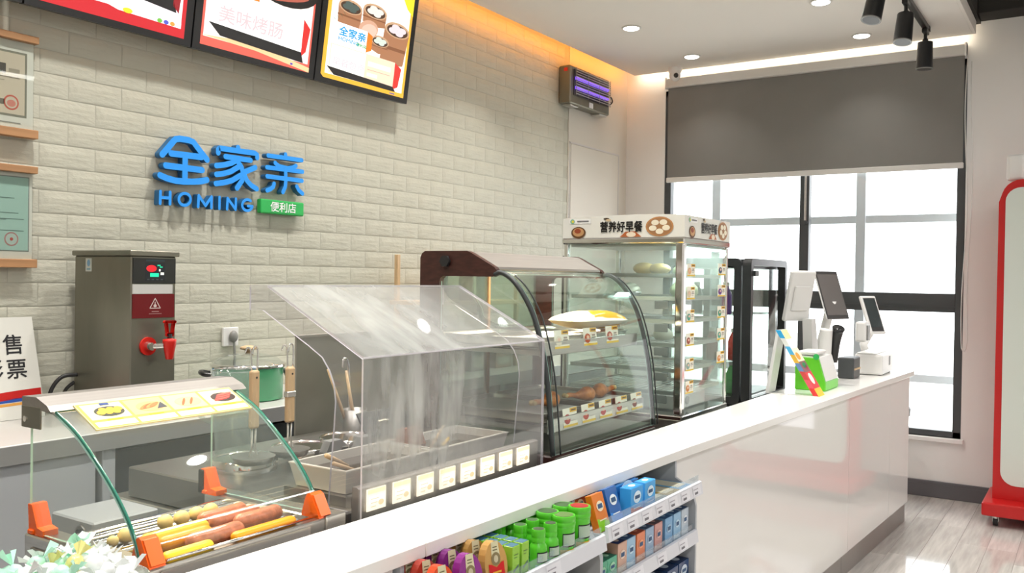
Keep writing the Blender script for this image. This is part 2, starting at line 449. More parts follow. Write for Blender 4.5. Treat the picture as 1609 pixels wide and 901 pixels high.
def smooth_path(pts, n=8):
    """Catmull-Rom through points"""
    P = [Vector(p) for p in pts]; out = []
    for i in range(len(P) - 1):
        p0 = P[max(i - 1, 0)]; p1 = P[i]; p2 = P[i + 1]; p3 = P[min(i + 2, len(P) - 1)]
        for k in range(n):
            t = k / n
            out.append(0.5 * ((2 * p1) + (p2 - p0) * t + (2 * p0 - 5 * p1 + 4 * p2 - p3) * t * t + (3 * p1 - p0 - 3 * p2 + p3) * t ** 3))
    out.append(P[-1]); return out
def roundrect(cx, cy, w, h, r, n=5):
    pts = []
    for sx, sy, a0 in ((1, 1, 0), (-1, 1, 90), (-1, -1, 180), (1, -1, 270)):
        for k in range(n + 1):
            a = math.radians(a0 + 90 * k / n); pts.append((cx + sx * (w / 2 - r) + r * math.cos(a), cy + sy * (h / 2 - r) + r * math.sin(a)))
    return pts

# ================================================================ THE SETTING
XW = 6.861; YB = 3.374; ZC = 3.20      # window wall, back wall, ceiling
X0 = -3.0; Y0 = -4.0
def struct(mb, name, parent=None): return mb.build(name, parent, kind='structure' if parent is None else None)

# floor: base with planks laid along X
fl = struct(MB().box((X0, Y0, -0.06), (XW + 0.2, YB + 0.2, -0.004), 'floor_base'), 'floor')
PW = 0.15; PL = 0.92
plank_me = []
for i in range(4):
    o = MB().box((0.0005, 0.0005, -0.004), (PL - 0.0005, PW - 0.0005, 0.0), 'plank_%d' % i, 0.0008).build('plank', fl); plank_me.append(o)
first = [True] * 4
rest = MB()
nrow = int((YB - Y0) / PW) + 1
for j in range(nrow):
    y = Y0 + j * PW; off = random.uniform(0, PL)
    x = X0 - off
    while x < XW:
        k = random.randrange(4)
        if y > -0.6 and y < 1.15 and x > 3.0:
            if first[k]: plank_me[k].location = (x, y, 0); first[k] = False
            else:
                c = plank_me[k].copy(); COL.objects.link(c); c.location = (x, y, 0)
        else:
            rest.box((max(x, X0) + 0.001, y + 0.001, -0.004), (min(x + PL, XW) - 0.001, y + PW - 0.001, 0), 'plank_%d' % k)
        x += PL
for k in range(4):
    if first[k]: bpy.data.objects.remove(plank_me[k])
o = rest.build('planks', fl, kind='stuff')

# back wall with raised brick relief panels
wb = struct(MB().box((X0, YB, 0), (XW + 0.25, YB + 0.2, 3.45), 'brick_joint'), 'wall_back')
struct(MB().box((5.87, YB - 0.007, 0.0), (XW, YB, 3.42), 'panel_paint'), 'smooth_panel', wb)
BH = 0.0892; BL = 0.2265
def brick_mesh(seed, half=False):
    rnd = random.Random(seed); L = (BL / 2 if half else BL) - 0.003; H = BH - 0.003; e = 0.006
    fx = [0, e] + [e + (L - 2 * e) * k / (2 if half else 4) for k in range(1, 2 if half else 4)] + [L - e, L]; fz = [0, e, H * 0.5, H - e, H]
    nx, nz = len(fx) - 1, 4; vs = []; fs = []
    for iz in range(nz + 1):
        for ix in range(nx + 1):
            edge = ix in (0, nx) or iz in (0, nz)
            d = -0.0010 if edge else -0.0017 - rnd.uniform(0, 0.0013)
            vs.append((0.0015 + fx[ix], d, 0.0015 + fz[iz]))
    for iz in range(nz):
        for ix in range(nx):
            a = iz * (nx + 1) + ix; fs.append([a, a + 1, a + nx + 2, a + nx + 1])
    return vs, fs
BM = [brick_mesh(s) for s in range(10)]; BMh = [brick_mesh(50 + s, True) for s in range(4)]
spots = []
for j in range(26):
    z = 0.918 + j * BH; x = 1.05 + (0.5 * BL if j % 2 else 0.0)
    if z + BH > 3.32: break
    while x < 5.86:
        spots.append((x, z, x + BL > 5.87)); x += BL
def seen(x, z):   # largest bricks in the photograph are the nearest ones along the wall
    top = 2.50 if x < 3.9 else 3.2
    return z < top and z > 0.93
vis = sorted([s for s in spots if seen(s[0], s[1]) and s[0] > 1.4 and not s[2]])
singles = set(vis[:296]); joined = MB(); proto = {}
for x, z, cut in spots:
    k = random.randrange(10)
    if (x, z, cut) in singles:
        if k not in proto:
            proto[k] = MB().raw(*BM[k], 'brick_skin', True).build('brick', wb); proto[k].location = (x, YB, z)
        else:
            c = proto[k].copy(); COL.objects.link(c); c.location = (x, YB, z)
    else:
        vs, fs = BM[k] if not cut else BMh[k % 4]
        joined.raw([(v[0] + x, v[1] + YB, v[2] + z) for v in vs if True], fs, 'brick_skin', True)
joined.build('bricks', wb, kind='stuff')
# flush access panel at the smooth end of the wall
ap = thing('access_panel', 'beige flush access panel outlined on the back wall, right of the bricks', 'panel', (6.30, YB - 0.012, 1.0))
MB().box((5.905, YB - 0.012, 1.0), (6.70, YB - 0.0075, 2.525), 'panel_paint', 0.002).build('door_leaf', ap)
fr = MB()
for a, b in (((5.885, YB - 0.010, 1.0), (5.897, YB - 0.0075, 2.54)), ((6.708, YB - 0.010, 1.0), (6.72, YB - 0.0075, 2.54)), ((5.885, YB - 0.010, 2.528), (6.72, YB - 0.0075, 2.54))):
    fr.box(a, b, 'grey_wall')
fr.build('seam_frame', ap)

# window wall, opening Y 0.78..3.0, Z 0.44..3.08
wy0, wy1, wz0, wz1 = 0.775, 3.015, 0.425, 3.06
ww = MB(); T = 0.26
for a, b in (((XW, Y0, 0), (XW + T, wy0, 3.6)), ((XW, wy1, 0), (XW + T, YB + 0.2, 3.6)), ((XW, wy0, 0), (XW + T, wy1, wz0)), ((XW, wy0, wz1), (XW + T, wy1, 3.6))):
    ww.box(a, b, 'white_paint')
struct(ww, 'wall_far')
wf = MB().box((XW - 0.035, wy0 - 0.02, wz0 - 0.032), (XW + 0.10, wy1, wz0), 'white_paint', 0.004)
struct(wf, 'trim_1')
wn = MB(); fx0, fx1 = XW + 0.005, XW + 0.075
wn.box((fx0, wy0, wz0), (fx1, wy0 + 0.055, wz1), 'frame_grey', 0.004).box((fx0, wy1 - 0.055, wz0), (fx1, wy1, wz1), 'frame_grey', 0.004)
wn.box((fx0, wy0, wz0), (fx1, wy1, wz0 + 0.045), 'frame_grey', 0.004).box((fx0, wy0, wz1 - 0.05), (fx1, wy1, wz1), 'frame_grey', 0.004)
win = struct(wn, 'window_1')
struct(MB().box((fx0 - 0.004, 1.835, wz0), (fx1, 1.905, wz1), 'frame_grey', 0.004), 'mullion', win)
t = MB().box((fx0 - 0.004, wy0 + 0.05, 1.30), (fx1, 1.836, 1.432), 'frame_grey', 0.004).box((fx0 - 0.014, wy0 + 0.055, 1.335), (fx0 - 0.004, 1.835, 1.345), 'frame_grey')
struct(t, 'transom', win)
struct(MB().box((fx0 - 0.004, 1.904, 1.30), (fx1, wy1 - 0.05, 1.432), 'frame_grey', 0.004), 'transom', win)
for (a0, a1) in ((wy0 + 0.05, 1.838), (1.902, wy1 - 0.05)):
    for (b0, b1) in ((wz0 + 0.04, 1.304), (1.428, wz1 - 0.045)):
        struct(MB().box((XW + 0.04, a0, b0), (XW + 0.046, a1, b1), 'window_glass'), 'pane', win)
struct(MB().box((fx0 - 0.016, 1.852, 1.95), (fx0 - 0.004, 1.868, 2.32), 'steel', 0.002).cyl((fx0 - 0.02, 1.86, 1.95), (fx0 - 0.004, 1.86, 1.95), 0.016, 'frame_grey'), 'handle', win)
# outside: a light metal lattice and the pale forecourt
lt = thing('window_lattice', 'pale grey metal lattice standing outside behind the big window', 'lattice', (7.30, 1.9, 0.0))
for y in (1.527, 2.68, 0.42, 3.45): MB().box((7.17, y - 0.036, 0.0), (7.23, y + 0.036, 3.4), 'lattice_grey', 0.003).build('post', lt)
for z in (1.985, 0.795, 3.1): MB().box((7.18, -0.2, z - 0.03), (7.22, 3.9, z + 0.03), 'lattice_grey', 0.003).build('rail', lt)
struct(MB().box((XW + T, -14, -0.3), (30, 16, -0.2), 'ceiling_paint'), 'floor')

# other walls, never in view, that close the shop
struct(MB().box((X0 - 0.2, Y0, 0), (X0, YB + 0.2, 3.6), 'white_paint'), 'wall_left')
struct(MB().box((X0 - 0.2, Y0 - 0.2, 0), (XW + T, Y0, 3.6), 'white_paint'), 'wall_front')
struct(MB().box((XW - 0.016, Y0, 0.0), (XW, YB, 0.115), 'base_grey', 0.003).box((XW - 0.019, Y0, 0.082), (XW - 0.012, YB, 0.09), 'base_grey'), 'baseboard_far')

# ceilings
YC0, YC1, XC1 = 0.72, 3.262, 6.775
struct(MB().box((X0, YC0 + 0.021, ZC), (XC1, YC1, ZC + 0.02), 'ceiling_paint').box((X0, YC0, ZC), (XC1, YC0 + 0.02, ZC + 0.085), 'ceiling_paint')
       , 'ceiling')
struct(MB().box((X0, YC0 - 0.3, ZC + 0.22), (XW, YB, ZC + 0.28), 'ceiling_paint'), 'ceiling')
struct(MB().box((X0, YC0 - 0.02, ZC + 0.085), (XW, YC0 + 0.02, ZC + 0.25), 'dark_void'), 'trim_2')
struct(MB().box((X0, Y0, 3.52), (XW + T, YC0 - 0.02, 3.58), 'dark_void'), 'ceiling')
struct(MB().box((XW - 0.22, Y0, 3.30), (XW - 0.001, YC0 - 0.02, 3.50), 'dark_void', 0.004), 'trim_3')
struct(MB().box((X0, YC1 + 0.0005, ZC + 0.006), (XC1 - 0.01, YC1 + 0.008, ZC + 0.018), 'strip_orange'), 'cove_lamp_strip').parent = None
bpy.data.objects['cove_lamp_strip']['label'] = 'orange glowing strip in the ceiling cove along the back wall'
s2 = struct(MB().box((XC1 + 0.0005, YC0 + 0.04, ZC + 0.006), (XC1 + 0.008, YC1 - 0.01, ZC + 0.018), 'strip_warm'), 'window_cove_strip')
s2['label'] = 'warm white glowing strip in the ceiling cove above the blind'
del bpy.data.objects['cove_lamp_strip']['kind'], s2['kind']
bpy.data.objects['cove_lamp_strip']['category'] = 'light strip'; s2['category'] = 'light strip'

# recessed downlights
DL = [(5.463, 2.659, 3.200), (6.424, 1.384, 3.200), (6.390, 2.601, 3.200), (5.532, 1.430, 3.200)]
names = ['round recessed downlight nearest the insect trap on the back wall', 'round recessed downlight just left of the track spotlights',
         'round recessed downlight near the corner camera dome', 'round recessed downlight cut by the top edge, right of the middle']
for k in range(5):
    DL.append((4.55 - 0.95 * k, 2.68, ZC)); names.append('recessed downlight out of frame over the back aisle')
    DL.append((4.62 - 0.95 * k, 1.43, ZC)); names.append('recessed downlight out of frame over the counter')
for k, ((x, y, z), nm) in enumerate(zip(DL, names)):
    t = thing('downlight', nm, 'light', (x, y, ZC - 0.012), 'recessed downlights' if 'out of frame' in nm else 'downlights in view')
    MB().lathe((x, y, ZC - 0.006), [(0.052, 0.004), (0.064, 0.0055), (0.066, 0.0), (0.062, -0.004), (0.052, -0.002)], 'rail_white').build('trim_ring', t)
    MB().lathe((x, y, ZC), [(0.0525, -0.001), (0.0525, -0.010), (0.045, -0.0135), (0.001, -0.0145)], 'lamp_white').build('diffuser', t)
    l = bpy.data.lights.new('downlight_lamp', 'AREA'); l.shape = 'DISK'; l.size = 0.10; l.energy = LAMP_DOWN * (0.40 if k in (0, 3) else 0.16 if k in (1, 2) else 1.0); l.spread = math.radians(105); l.color = (1, 0.97, 0.92)
    lo = bpy.data.objects.new('downlight_lamp', l); lo.location = (x, y, ZC - 0.018); COL.objects.link(lo)
for x, y in FILL_LAMPS:  # invented housings for the added fill lamps
    t = thing('fill_lamp', 'added fill lamp, unseen, in a long white housing over the shop floor', 'light', (x, y, 3.14), 'added fill lamps')
    MB().box((x - 0.78, y - 0.1, 3.145), (x + 0.78, y + 0.1, 3.19), 'rail_white', 0.01).build('housing', t)
    for s in (-0.6, 0.6): MB().cyl((x + s, y, 3.19), (x + s, y, 3.52), 0.006, 'black_metal', seg=8).build('rod', t)

# track lights
tr = thing('light_track', 'slim black track on the ceiling carrying the spotlights', 'track', (5.4, 1.0, ZC))
MB().box((4.2, 0.955, ZC - 0.032), (6.42, 0.992, ZC - 0.001), 'black_metal', 0.003).build('rail', tr)
MB().box((6.40, 0.952, ZC - 0.036), (6.44, 0.995, ZC - 0.001), 'black_metal', 0.003).build('end_cap', tr)
heads = [((6.37, 0.973), (0.02, 0.02, -1), 'black cylinder spotlight at the end of the track by the blind', 0.17),
         ((5.66, 0.973), (-0.22, 0.05, -1), 'black cylinder spotlight second along the track, tilted to the left', 0.17),
         ((5.12, 1.02), (-0.25, 0.15, -1), 'black cylinder spotlight cut off by the top edge of the frame', 0.17)]
for (x, y), d, lab, L in heads:
    d = Vector(d).normalized(); t = thing('track_spotlight', lab, 'spotlight', (x, y, ZC - 0.033), 'track spotlights')
    MB().box((x - 0.05, y - 0.016, ZC - 0.062), (x + 0.05, y + 0.016, ZC - 0.033), 'black_metal', 0.004).build('adapter', t)
    j = Vector((x, y, ZC - 0.105))
    MB().cyl((x, y, ZC - 0.062), j, 0.011, 'black_metal').ball(j, 0.018, 'black_metal').build('swivel', t)
    a = j + d * 0.012; b = a + d * L
    MB().cyl(a, b, 0.046, 'black_metal', 0.052, seg=24).build('body', t)
    MB().cyl(b, b + d * 0.006, 0.0525, 'grey_plastic', seg=24).cyl(b + d * 0.002, b + d * 0.0065, 0.044, 'black_plastic', seg=24).build('rim', t)

# corner dome camera
cx, cy = 6.68, 2.86
t = thing('dome_camera', 'small white dome security camera on the ceiling above the blind corner', 'camera', (cx, cy, ZC - 0.11))
MB().lathe((cx, cy, ZC), [(0.055, 0), (0.058, -0.012), (0.05, -0.035), (0.044, -0.045)], 'white_plastic').build('base', t)
MB().ball((cx, cy, ZC - 0.06), (0.046, 0.046, 0.05), 'white_plastic').build('shell', t)
MB().ball((cx - 0.03, cy - 0.022, ZC - 0.068), 0.020, 'black_plastic').build('lens', t)

# roller blind
bl = thing('roller_blind', 'dark grey roller blind half lowered over the far window', 'blind', (6.81, 1.87, 2.30))
MB().box((6.815, 0.79, 2.335), (6.8175, 2.972, 3.075), 'blind_cloth').build('cloth', bl)
MB().box((6.778, 0.775, 3.07), (6.845, 2.985, 3.145), 'rail_white', 0.006).build('headbox', bl)
MB().box((6.805, 0.785, 2.298), (6.828, 2.977, 2.338), 'rail_white', 0.005).build('bottom_bar', bl)
for y in (0.775, 2.975): MB().box((6.775, y, 3.06), (6.85, y + 0.012, 3.155), 'white_plastic', 0.003).build('bracket', bl)
ch = []
for k in range(25):
    a = k / 24; ch.append((6.80, 0.768 + 0.012 * math.sin(a * 9), 3.06 - a * 2.0))
loop = ch + [(6.795, 0.755, 1.04), (6.79, 0.738, 1.10)] + [(6.79, 0.735 + 0.010 * math.sin(k * 0.7), 1.10 + k * 0.16) for k in range(1, 13)]
MB().tube(smooth_path(loop, 2), 0.0035, 'rail_white', 6).build('chain', bl)

# insect trap on the back wall
it = thing('insect_trap', 'grey steel insect trap with glowing violet tubes high on the back wall', 'insect trap', (6.0, 3.30, 2.79))
MB().box((5.71, 3.265, 2.795), (6.335, 3.366, 3.075), 'boiler_steel', 0.008).build('housing', it)
MB().box((5.755, 3.260, 2.86), (6.30, 3.2655, 3.05), 'black_plastic').build('grille_back', it)
for z in (2.915, 2.985):
    MB().cyl((5.77, 3.252, z), (6.28, 3.252, z), 0.012, 'uv_lamp').build('uv_tube', it)
for k in range(11):
    z = 2.866 + k * 0.018; MB().cyl((5.75, 3.237, z), (6.305, 3.237, z), 0.0028, 'steel', seg=6).build('grille_wire', it)
for x in (5.755, 5.94, 6.12, 6.30): MB().cyl((x, 3.240, 2.855), (x, 3.240, 3.06), 0.0032, 'steel_dark', seg=6).build('grille_bar', it)
MB().box((5.705, 3.29, 3.03), (5.7105, 3.32, 3.055), 'red_plastic').build('switch', it)
MB().box((6.0, 3.2625, 2.805), (6.06, 3.2655, 2.845), 'white_plastic').build('sticker', it)
MB().box((5.74, 3.28, 2.782), (5.86, 3.35, 2.796), 'steel', 0.003).box((6.2, 3.28, 2.782), (6.32, 3.35, 2.796), 'steel', 0.003).build('foot', it)
MB().tube(smooth_path([(6.335, 3.31, 2.97), (6.42, 3.30, 2.965), (6.47, 3.31, 2.93), (6.43, 3.34, 2.89), (6.335, 3.345, 2.88)], 5), 0.006, 'black_plastic', 6).build('cable', it)

# ================================================================ BACK WALL THINGS
# --- lit menu screens, leaning out from the wall
def screen(x0, x1, name, label):
    zb, yb, tilt, H = 2.462, 3.25, math.radians(8.0), 0.66
    t = thing(name, label, 'screen', ((x0 + x1) / 2, yb, zb), 'menu screens')
    up = Vector((0, -math.sin(tilt), math.cos(tilt))); back = Vector((0, math.cos(tilt), math.sin(tilt)))
    o = Vector((x0 + 0.004, yb, zb)); W = x1 - x0 - 0.008
    pts = [o, o + V(W, 0, 0), o + V(W, 0, 0) + up * H, o + up * H]
    MB().prism(pts, back * 0.035, 'black_plastic').build('housing', t)
    m = MB(); b = 0.036
    P = Print(m, o, (1, 0, 0), up, 0.0006); P.vs = 0.74
    return t, m, P, W, H / 0.74, b
bx0 = 1.722
TV = []
for k in range(4):
    x0 = 1.722 - 0.72 + k * 0.711; TV.append((x0, x0 + 0.711))
# right-hand screen: steamed buns in bamboo baskets
t, m, P, W, H, b = screen(*TV[3], 'menu_screen', 'lit menu screen showing bamboo steamers, rightmost of the row')
E1 = 1.25
P.poly([(b + 0.02, b), (W - b, b), (W - b, H - b), (b, H - b), (b, b + 0.02)], E('ffc03a', 1.1), 1)
P.rect(b + 0.025, b + 0.03, W - b - 0.02, H - b - 0.02, E('fffdf4', E1), 2)
P.poly([(W - b - 0.16, H - b), (W - b, H - b), (W - b, H - b - 0.22), (W - b - 0.05, H - b - 0.18)], E('f7e92a', 1.1), 3)
def steamer(cx, cy, r, h, fill, lean=0.0):
    P.poly([(cx - r, cy), (cx - r * 0.94 + lean, cy - h), (cx + lean, cy - h - 0.02), (cx + r * 0.94 + lean, cy - h), (cx + r, cy)], E('c98b62', 0.85), 3)
    P.rect(cx - r + lean * 0.6, cy - h * 0.62, cx + r * 0.96 + lean * 0.6, cy - h * 0.52, E('a56a45', 0.8), 4)
    P.ell(cx, cy, r, r * 0.55, E('e0b48c', 0.95), 5); P.ell(cx, cy - 0.004, r * 0.85, r * 0.43, E('6b4a35', 0.6), 6)
    for k in range(4): P.ell(cx + r * 0.40 * math.cos(k * PI / 2 + 0.4), cy + r * 0.2 * math.sin(k * PI / 2 + 0.4), r * 0.33, r * 0.21, E(fill, 1.0), 7 + k * 0.1)
steamer(0.19, 0.545, 0.085, 0.12, '57665f'); steamer(0.37, 0.575, 0.09, 0.09, 'fff6ea'); steamer(0.555, 0.50, 0.10, 0.24, 'ffe9ec', -0.02)
P.ell(0.33, 0.44, 0.075, 0.060, E('e9b596', 1.0), 11, rot=0.5); P.ell(0.335, 0.43, 0.06, 0.045, E('f7d3bc', 1.0), 12, rot=0.5)
steamer(0.43, 0.385, 0.07, 0.07, 'e6f0e2')
for k in range(4): P.poly([(0.07 + k * 0.022, 0.445 - k * 0.012 + 0.03 * k), (0.082 + k * 0.022, 0.437 + k * 0.018), (0.10 + k * 0.02, 0.415 + k * 0.02)], E('2f7a58', 0.8), 13)
P.rect(0.095, 0.275, 0.325, 0.42, E('ffffff', 1.4), 14); P.poly([(0.325, 0.275), (0.365, 0.30), (0.365, 0.40), (0.325, 0.42)], E('ff8a1e', 1.0), 14)
P.text('全家亲', 0.12, 0.345, 0.066, E('12a6e8', 1.0), 15, 0.03); P.text('HOMING', 0.12, 0.305, 0.036, E('12a6e8', 1.0), 15, 0.02); P.text('便利店', 0.25, 0.302, 0.026, E('1fae3a', 1.0), 15, 0.03)
P.rect(0.075, 0.075, 0.56, 0.27, E('ffe2c4', 1.15), 16); P.rect(0.08, 0.09, 0.33, 0.265, E('fffaf2', 1.3), 17)
P.poly([(0.56, 0.075), (0.60, 0.10), (0.615, 0.235), (0.56, 0.27)], E('f0362a', 1.0), 16)
P.poly([(0.06, 0.115), (0.115, 0.066), (0.585, 0.062), (0.56, 0.095)], E('2d2624', 0.5), 18)
P.text('早餐包点', 0.095, 0.135, 0.062, E('d8cdd2', 1.2), 18, 0.01, 0.95)
P.rect(0.35, 0.19, 0.53, 0.225, E('fff3e4', 1.25), 17); P.rect(0.35, 0.165, 0.53, 0.168, E('e8a88a', 1.0), 17); P.rect(0.35, 0.12, 0.43, 0.145, E('fff3e4', 1.25), 17)
P.rect(0.54, 0.042, 0.58, 0.05, E('7b62c8', 0.8), 18)
m.build('display', t)
# middle screen: grilled sausages
t, m, P, W, H, b = screen(*TV[2], 'menu_screen', 'lit menu screen showing grilled sausages on a black plate, middle of the row')
P.rect(b, b, W - b, H - b, E('ff6a58', 1.0), 1); P.rect(b + 0.012, b + 0.05, W - b - 0.012, H - b - 0.012, E('fff3ea', 1.25), 2)
P.poly([(b, b + 0.055), (b + 0.3, b + 0.045), (W - b, b), (W - b, b + 0.03), (b + 0.28, b + 0.09)], E('ffd9a0', 1.1), 3)
P.ell(0.47, 0.53, 0.21, 0.13, E('332a28', 0.4), 4, 24)
for k in range(3): P.ell(0.46 + 0.012 * k, 0.46 + 0.06 * k, 0.165, 0.032, E(('d06a56', 'c05a48', 'dd8068')[k], 0.9), 5 + k, 18, 0.22)
P.rect(0.05, 0.37, 0.29, 0.56, E('ffffff', 1.3), 9); P.rect(0.29, 0.375, 0.325, 0.55, E('ff8a1e', 1.0), 9); P.rect(0.07, 0.47, 0.27, 0.475, E('e8c85a', 1.0), 10)
P.rect(0.075, 0.15, 0.60, 0.36, E('fffefc', 1.4), 11); P.poly([(0.60, 0.12), (0.63, 0.16), (0.645, 0.31), (0.60, 0.36)], E('ee2f2a', 1.0), 11)
P.poly([(0.065, 0.175), (0.13, 0.11), (0.62, 0.085), (0.60, 0.15)], E('262424', 0.4), 12)
P.text('美味烤肠', 0.11, 0.20, 0.105, E('dcc6c8', 1.2), 13, 0.012, 0.88)
P.rect(0.42, 0.285, 0.58, 0.288, E('f0dcd0', 1.1), 13); P.rect(0.42, 0.235, 0.58, 0.238, E('f0dcd0', 1.1), 13)
P.ell(0.055, 0.53, 0.02, 0.03, E('ffd22a', 1.0), 14); P.rect(0.54, 0.055, 0.555, 0.067, E('6a4ccf', 0.9), 14)
m.build('display', t)
# left screen: red frame
t, m, P, W, H, b = screen(*TV[1], 'menu_screen', 'lit menu screen with a red border, left of the sausage screen')
P.rect(b, b, W - b, H - b, E('e8202c', 0.95), 1); P.rect(b, b + 0.075, W - b - 0.02, H - b, E('fff6f8', 1.3), 2)
P.poly([(b, b + 0.14), (0.20, b + 0.115), (0.36, b + 0.06), (W - b - 0.02, b + 0.05), (W - b - 0.02, b + 0.08), (0.45, b + 0.15), (b, b + 0.19)], E('fffdfb', 1.35), 3)
P.poly([(0.05, 0.27), (0.20, 0.215), (0.62, 0.165), (0.60, 0.235)], E('2d2829', 0.4), 4); P.poly([(0.60, 0.20), (0.63, 0.165), (0.645, 0.42), (0.60, 0.45)], E('b01522', 0.9), 4)
P.rect(0.08, 0.26, 0.60, 0.50, E('fdf3f8', 1.25), 3.5)
P.text('现磨豆浆', 0.11, 0.285, 0.10, E('584a58', 0.6), 5, 0.01, 0.9)
P.ell(0.40, 0.105, 0.022, 0.014, E('f5e82a', 1.1), 5); P.ell(0.545, 0.10, 0.012, 0.012, E('7fd04a', 1.0), 5); P.ell(0.575, 0.10, 0.012, 0.012, E('5a62d8', 1.0), 5); P.ell(0.605, 0.10, 0.012, 0.012, E('ffae4a', 1.0), 5)
P.ell(0.655, 0.33, 0.014, 0.03, E('ffd22a', 1.0), 5)
m.build('display', t)
t, m, P, W, H, b = screen(*TV[0], 'menu_screen', 'menu screen of which only a corner shows at the top left')
P.rect(b, b, W - b, H - b, E('6b5a52', 0.5), 1)
m.build('display', t)

# --- raised blue lettering
sg = thing('wall_lettering', 'raised blue shop lettering with a green plate on the brick wall', 'sign', (2.77, 3.355, 1.78))
YS = 3.325; EX = (0, 0.034, 0)
HALF = {'quan': 0.0335, 'jia': 0.0300, 'qin': 0.0255, 'let': 0.0155}
STROKES = {'character': [(0, 0.0138, [(2.3424, 2.0007), (2.3716, 2.0339), (2.3949, 2.0621), (2.408, 2.0744), (2.4266, 2.0793), (2.4753, 2.0791), (2.4974, 2.0737), (2.5142, 2.0572), (2.5701, 2.0051)]), (0, 0.0138, [(2.3861, 2.0107), (2.54, 2.0133)]), (0, 0.0138, [(2.3606, 1.9562), (2.5447, 1.9562)]), (0, 0.0138, [(2.4561, 2.0078), (2.4559, 1.9011)]), (0, 0.0138, [(2.3332, 1.9115), (2.3654, 1.9022), (2.4076, 1.8963), (2.4505, 1.8959), (2.5052, 1.9013), (2.5442, 1.9075), (2.5696, 1.9152)]), (1, 0.0126, [(2.7401, 2.0818), (2.7403, 2.0695)]), (1, 0.0126, [(2.6295, 2.0434), (2.6293, 2.0602), (2.6339, 2.0656), (2.7415, 2.0663), (2.8381, 2.068), (2.8509, 2.0635), (2.8524, 2.0486)]), (1, 0.0126, [(2.6709, 2.0316), (2.8134, 2.0314)]), (1, 0.0126, [(2.736, 2.0248), (2.706, 2.0065), (2.6643, 1.9935), (2.6204, 1.9846)]), (1, 0.0126, [(2.7361, 2.0198), (2.761, 1.9931), (2.7694, 1.9668), (2.765, 1.9317), (2.7367, 1.8945)]), (1, 0.0126, [(2.7456, 1.9939), (2.7005, 1.9668), (2.659, 1.9527), (2.621, 1.9453)]), (1, 0.0126, [(2.7585, 1.9558), (2.7071, 1.926), (2.6596, 1.9116), (2.6187, 1.9038)]), (1, 0.0126, [(2.841, 2.0005), (2.7676, 1.9666)]), (1, 0.0126, [(2.7737, 1.9673), (2.7929, 1.9345), (2.8183, 1.9145), (2.8515, 1.901)]), (2, 0.0108, [(3.0278, 2.0854), (3.0281, 2.0698)]), (2, 0.0108, [(2.9189, 2.0668), (3.1343, 2.0693)]), (2, 0.0108, [(2.9624, 2.0362), (2.986, 2.0234), (3.0406, 2.0191), (3.0785, 2.027), (3.0959, 2.0373)]), (2, 0.0108, [(2.9119, 2.0099), (3.1402, 2.0131)]), (2, 0.0108, [(2.9139, 1.9669), (3.1374, 1.9675)]), (2, 0.0108, [(3.029, 2.0126), (3.0312, 1.9581), (3.0283, 1.9265), (3.0137, 1.9002)]), (2, 0.0108, [(2.9573, 1.9353), (2.9509, 1.9193), (2.9345, 1.9076), (2.9149, 1.8997)]), (2, 0.0108, [(3.1032, 1.9361), (3.1154, 1.9187), (3.142, 1.9041)])], 'letter': [(1, 0.0066, [(2.3361, 1.844), (2.3347, 1.7919)]), (1, 0.0066, [(2.3829, 1.8446), (2.3825, 1.7934)]), (1, 0.0066, [(2.3354, 1.8182), (2.3827, 1.819)]), (2, 0.0066, [(2.4855, 1.8255), (2.4858, 1.8211), (2.4853, 1.8166), (2.4839, 1.8122), (2.4816, 1.808), (2.4787, 1.8042), (2.475, 1.8008), (2.4708, 1.7979), (2.4662, 1.7957), (2.4612, 1.7942), (2.4562, 1.7935), (2.4511, 1.7935), (2.4462, 1.7942), (2.4415, 1.7957), (2.4373, 1.7979), (2.4337, 1.8007), (2.4307, 1.804), (2.4284, 1.8078), (2.4269, 1.8119), (2.4262, 1.8162), (2.4265, 1.8206)]), (2, 0.0066, [(2.4266, 1.8135), (2.4262, 1.8178), (2.4268, 1.8223), (2.4281, 1.8266), (2.4303, 1.8307), (2.4332, 1.8346), (2.4368, 1.8379), (2.441, 1.8408), (2.4455, 1.843), (2.4504, 1.8446), (2.4555, 1.8454), (2.4606, 1.8455), (2.4655, 1.8448), (2.4702, 1.8433), (2.4745, 1.8412), (2.4782, 1.8384), (2.4813, 1.835), (2.4836, 1.8312), (2.4851, 1.8271), (2.4858, 1.8227), (2.4856, 1.8182)]), (3, 0.0066, [(2.5256, 1.7926), (2.5282, 1.8423)]), (3, 0.0066, [(2.5282, 1.8423), (2.5643, 1.8002)]), (3, 0.0066, [(2.5643, 1.8002), (2.5964, 1.8424)]), (3, 0.0066, [(2.5964, 1.8424), (2.5959, 1.7926)]), (4, 0.0066, [(2.6399, 1.8446), (2.6395, 1.7924)]), (5, 0.0066, [(2.682, 1.7931), (2.6843, 1.8434)]), (5, 0.0066, [(2.6843, 1.8434), (2.7302, 1.7946)]), (5, 0.0066, [(2.7302, 1.7946), (2.7313, 1.8448)]), (6, 0.0066, [(2.8167, 1.8417), (2.8101, 1.8448), (2.8028, 1.8463), (2.7951, 1.846), (2.7876, 1.844), (2.7808, 1.8406), (2.7751, 1.8357), (2.7709, 1.8299), (2.7684, 1.8235), (2.7679, 1.8169), (2.7694, 1.8105), (2.7726, 1.8047), (2.7776, 1.8), (2.7839, 1.7965), (2.7911, 1.7947), (2.7987, 1.7945), (2.8063, 1.7961), (2.8134, 1.7992), (2.8194, 1.8038), (2.824, 1.8094), (2.8269, 1.8158)]), (6, 0.0066, [(2.8009, 1.8166), (2.8273, 1.8166)])]}
